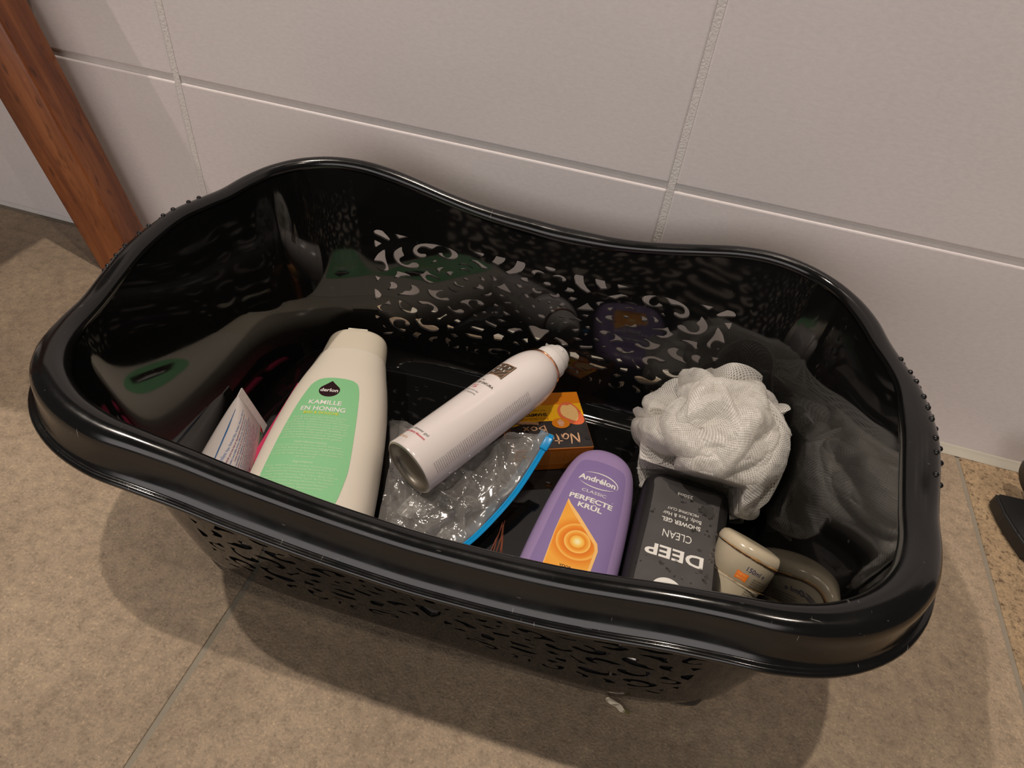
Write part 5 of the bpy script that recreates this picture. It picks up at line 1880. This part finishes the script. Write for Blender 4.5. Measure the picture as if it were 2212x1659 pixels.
def build_scrap():
    V, F = [], []
    out = [(0.0560, -0.3765), (0.0590, -0.3752), (0.0650, -0.3768), (0.0700, -0.3790), (0.0715, -0.3812), (0.0690, -0.3822), (0.0650, -0.3806), (0.0605, -0.3790), (0.0570, -0.3785)]
    out = [tuple(p) for p in catmull(out, 3)]
    cx, cy = 0.0635, -0.3795
    n = len(out)
    for z in (0.0006, 0.0011):
        for i, (x, y) in enumerate(out):
            V.append((x - cx, y - cy, z + 0.0006 + 0.0007 * math.sin(i * 1.1)))
    F.append(tuple(range(n))[::-1]); F.append(tuple(range(n, 2 * n)))
    for i in range(n): F.append((i, (i + 1) % n, n + (i + 1) % n, n + i))
    o = mesh('paper_scrap', V, F, MAT['paper'], smooth=False)
    o.location = (cx, cy, 0)
    tag(o, 'small torn cream paper scrap on the floor at the foot of the basket front', 'paper scrap')
    V, F = [], []
    out2 = [(0.0045, 0.0018), (0.0075, 0.0012), (0.0110, -0.0005), (0.0112, -0.0028), (0.0085, -0.0022), (0.006, 0.0000)]
    n = len(out2)
    for z in (0.0004, 0.0009):
        for x, y in out2: V.append((x, y, z))
    F.append(tuple(range(n))); F.append(tuple(range(n, 2 * n))[::-1])
    for i in range(n): F.append((i, (i + 1) % n, n + (i + 1) % n, n + i))
    q = mesh('folded_corner', V, F, MAT['olive'], o, smooth=False)


build_scrap()


# ------------------------------------------------------------------ leaning wooden post
def build_post():
    t = empty('wooden_stool', (-0.601, -0.044, 0.0), label='orange-brown varnished wooden stool, one thick square leg standing at the wall behind the basket', cat='stool')

    def leg(x, y, dx, dy, top, nx=0.208, ny=-0.978):
        bm = bmesh.new()
        s = 0.0505
        bevel_box(bm, (0, 0, top / 2), (s, s, top), 0.0045, 3)
        for v in bm.verts:
            if v.co.z < 0.02: v.co.x *= 0.94; v.co.y *= 0.94
        o = from_bm('leg', bm, MAT['wood'], t)
        pose(o, (x + 0.601, y + 0.044, 0.0022), Vector((dx, dy, 1.0)), Vector((nx, ny, 0.0)))
    leg(-0.6040, -0.0440, -0.245, 0.010, 0.425)
    leg(-1.0950, -0.0440, 0.200, 0.010, 0.420)  # far legs out of view, put in with the unseen seat
    leg(-1.0950, -0.3000, 0.200, 0.010, 0.420)
    bm = bmesh.new()
    bevel_box(bm, (-0.225, -0.121, 0.427), (0.400, 0.312, 0.024), 0.005, 3)  # unseen seat, set so its shadow falls on the left floor and wall
    from_bm('seat', bm, MAT['wood'], t)
    return t


build_post()


# ------------------------------------------------------------------ black foot at the right edge
def build_foot():
    t = empty('equipment_foot', (0.43, -0.07, 0.0), label='matt black plastic foot with a round knob on the floor at the right edge', cat='foot')
    out = [(0.3890, -0.0680), (0.3920, -0.0640), (0.4930, -0.0580), (0.5030, -0.1470), (0.4230, -0.1350), (0.4040, -0.1300), (0.3970, -0.1100), (0.3915, -0.0900)]
    bm = bmesh.new()
    vs = [bm.verts.new((x - 0.43, y + 0.07, 0.0008)) for x, y in out]
    f = bm.faces.new(vs)
    ex = bmesh.ops.extrude_face_region(bm, geom=[f])
    for v in ex['geom']:
        if isinstance(v, bmesh.types.BMVert): v.co.z += 0.016
    bmesh.ops.recalc_face_normals(bm, faces=bm.faces)
    bmesh.ops.bevel(bm, geom=list(bm.edges), offset=0.0022, segments=3, affect='EDGES')
    from_bm('base', bm, MAT['rubber'], t, smooth=False)
    k = revolve('knob', [(0.0, 0.0001), (0.0, 0.020), (0.003, 0.0235), (0.009, 0.0245), (0.014, 0.0225), (0.0165, 0.018), (0.0170, 0.0105), (0.0160, 0.0100)], MAT['rubber'], t)
    h = revolve('knob_disc', [(0.0160, 0.0102), (0.0172, 0.0095), (0.0175, 0.0001)], MAT['chrome'], k)
    Mk = Matrix.Translation(Vector((-0.0165, 0.0110, 0.0262 + 0.008))) @ Matrix.Rotation(math.radians(18), 4, 'Z') @ Matrix.Rotation(math.radians(70), 4, 'Y')
    k.matrix_local = Mk
    return t


build_foot()
